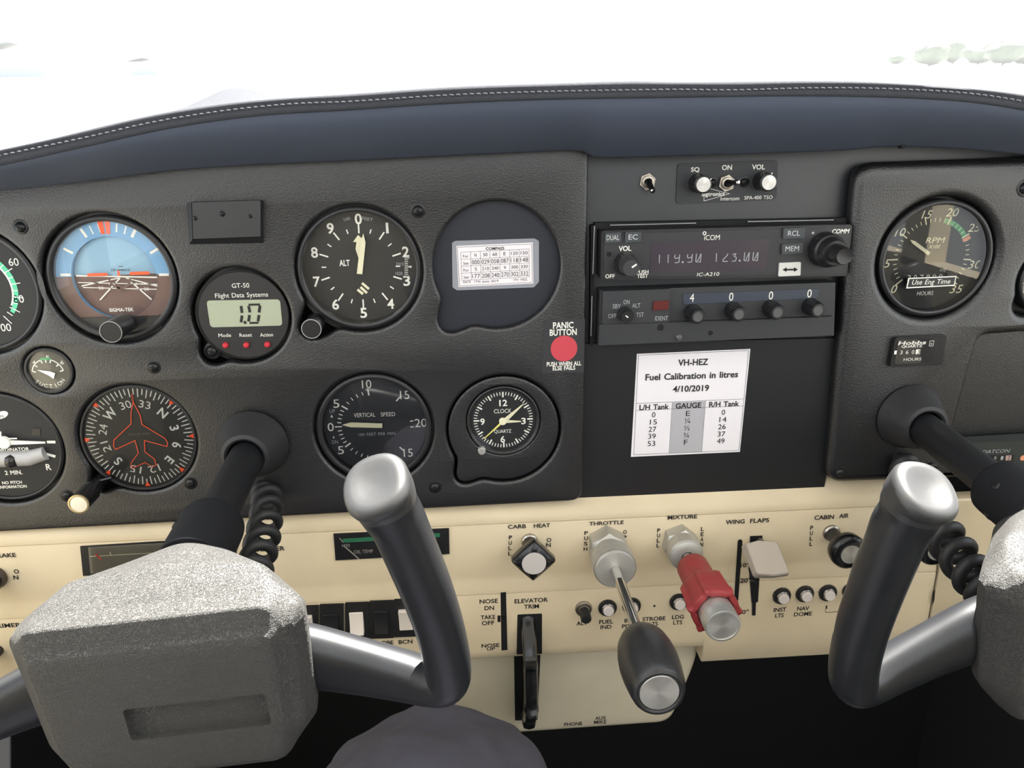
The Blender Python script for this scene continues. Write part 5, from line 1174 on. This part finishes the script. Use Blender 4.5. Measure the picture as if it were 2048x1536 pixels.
# coiled cords
def coil(label, pts, r, wire, turns, r0=None):
    P = catmull([list(p) for p in pts], 60); n = len(P); path = []; acc = 0; prev = None
    V_ = [Vector(p) for p in P]
    for i, p in enumerate(V_):
        t = (V_[min(i+1, n-1)]-V_[max(i-1, 0)]).normalized(); a = Vector((1, 0, 0)) if prev is None else prev; u = (a-t*a.dot(t)).normalized(); prev = u; v = t.cross(u)
        ph = 2*math.pi*turns*i/(n-1); k = min(1, i/12, (n-1-i)/12+.2); path.append(p+u*(r*k*math.cos(ph))+v*(r*k*math.sin(ph)))
    mb = MB(); mb.tube(path, wire, 0, 14); return tag(mb.build('coiled_cord', M_RUBBER, loc=pts[0]), label, 'cord')
coil('black coiled cord hanging between the left yoke shaft and its cover', [pt(532, 985, .004), pt(534, 1005, .024), pt(530, 1050, .060), pt(520, 1100, .090), pt(505, 1150, .120), pt(492, 1165, .128)], .0080, .0033, 8)
coil('black coiled cord running down to the yoke at the right edge', [pt(1815, 928, .004), pt(1830, 985, .030), pt(1868, 1045, .060), pt(1905, 1095, .085), pt(1945, 1150, .112), pt(1975, 1185, .125)], .0100, .0040, 8)
mb = MB(); p = at(1800, 918, RW); mb.lathe(p, [(.0060, RW), (.0060, RW+.006), (.0045, RW+.008), (.0040, RW+.014), (0, RW+.014)], 0, 32); tag(mb.build('cord_plug', M_BLACK, loc=pt(1800, 918, RW)), 'black cord plug on the right panel under the yoke shaft', 'plug')
mb = MB(); p = at(1862, 936, RW); mb.lathe(p, [(.0050, RW), (.0048, RW+.003), (.0030, RW+.0035), (.0026, RW+.001), (0, RW+.001)], 0, 32); tag(mb.build('jack_socket', M_BLACK, loc=pt(1862, 936, RW)), 'small black jack socket beside the cord plug on the right panel', 'socket')

# ------------------------------------------------------------------ pilot: legs in dark trousers, shirt above the frame
def skin(name, m, parent, joints, edges, root=0, sub=2):
    me = bpy.data.meshes.new(name); o0 = origin(parent) if parent else Vector((0, 0, 0))
    me.from_pydata([Vector(j[0])-o0 for j in joints], edges, []); me.materials.append(m)
    ob = bpy.data.objects.new(name, me); COL.objects.link(ob); ob.parent = parent
    sk = ob.modifiers.new('skin', 'SKIN'); sk.use_smooth_shade = True
    for i, j in enumerate(joints): d = me.skin_vertices[0].data[i]; d.radius = (j[1], j[1]) if not isinstance(j[1], tuple) else j[1]; d.use_root = (i == root)
    ss = ob.modifiers.new('sub', 'SUBSURF'); ss.levels = sub; ss.render_levels = sub+1
    return ob
kn = pt(872, 1563, .100)
HX = -.148
person = thing('person', 'seated person of whom only a knee in dark grey trousers shows at the bottom', 'person', (HX, -.86, -.55))
kl = Vector((HX*2-kn.x-.03, kn.y, kn.z-.015)); hipz = -.52
J = [((HX, -.88, hipz), .115), ((HX+.09, -.84, hipz), .092), ((kn.x-.012, -.46, kn.z*.55+hipz*.45+.012), .082), (tuple(kn+Vector((0, -.05, -.010))), .090), (tuple(kn+Vector((.002, .012, -.018))), .082), ((kn.x+.004, -.04, kn.z-.22), .060), ((kn.x+.006, .03, -.80), .052),
     ((HX-.09, -.84, hipz), .092), ((kl.x+.012, -.46, kl.z*.55+hipz*.45), .080), (tuple(kl+Vector((0, -.05, -.004))), .068), (tuple(kl+Vector((0, .010, -.014))), .062), ((kl.x, -.04, kl.z-.20), .058), ((kl.x, .03, -.80), .050)]
tr = skin('trousers', M_TRO, person, J, [(0, 1), (1, 2), (2, 3), (3, 4), (4, 5), (5, 6), (0, 7), (7, 8), (8, 9), (9, 10), (10, 11), (11, 12)], sub=4)
tx = bpy.data.textures.new('cloth folds', 'CLOUDS'); tx.noise_scale = .075; tx.noise_depth = 2
dm = tr.modifiers.new('folds', 'DISPLACE'); dm.texture = tx; dm.strength = .030; dm.mid_level = .5; dm.texture_coords = 'LOCAL'
skin('shirt', mat('pale beige shirt', (190, 178, 152), .9), person, [((HX, -.90, hipz+.06), .125), ((HX, -.93, -.26), (.15, .115)), ((HX, -.95, -.02), (.17, .10)), ((HX, -.95, .07), .06)], [(0, 1), (1, 2), (2, 3)])
for sx, k in ((kn.x+.006, 1), (kl.x, -1)):
    skin('shoe', M_BLACK, person, [((sx, .0, -.872), .030), ((sx, .06, -.872), .036), ((sx, .15, -.875), .032)], [(0, 1), (1, 2)])
mb = MB(); mb.box((HX, -.90, -.72), (.46, .50, .12)); mb.box((HX, -.90, -.85), (.40, .42, .14)); st = mb.build('pilot_seat', mat('dark seat cloth', (60, 58, 58), .9), loc=(HX, -.9, -.92)); tag(st, 'dark cushioned pilot seat under the seated person', 'seat')
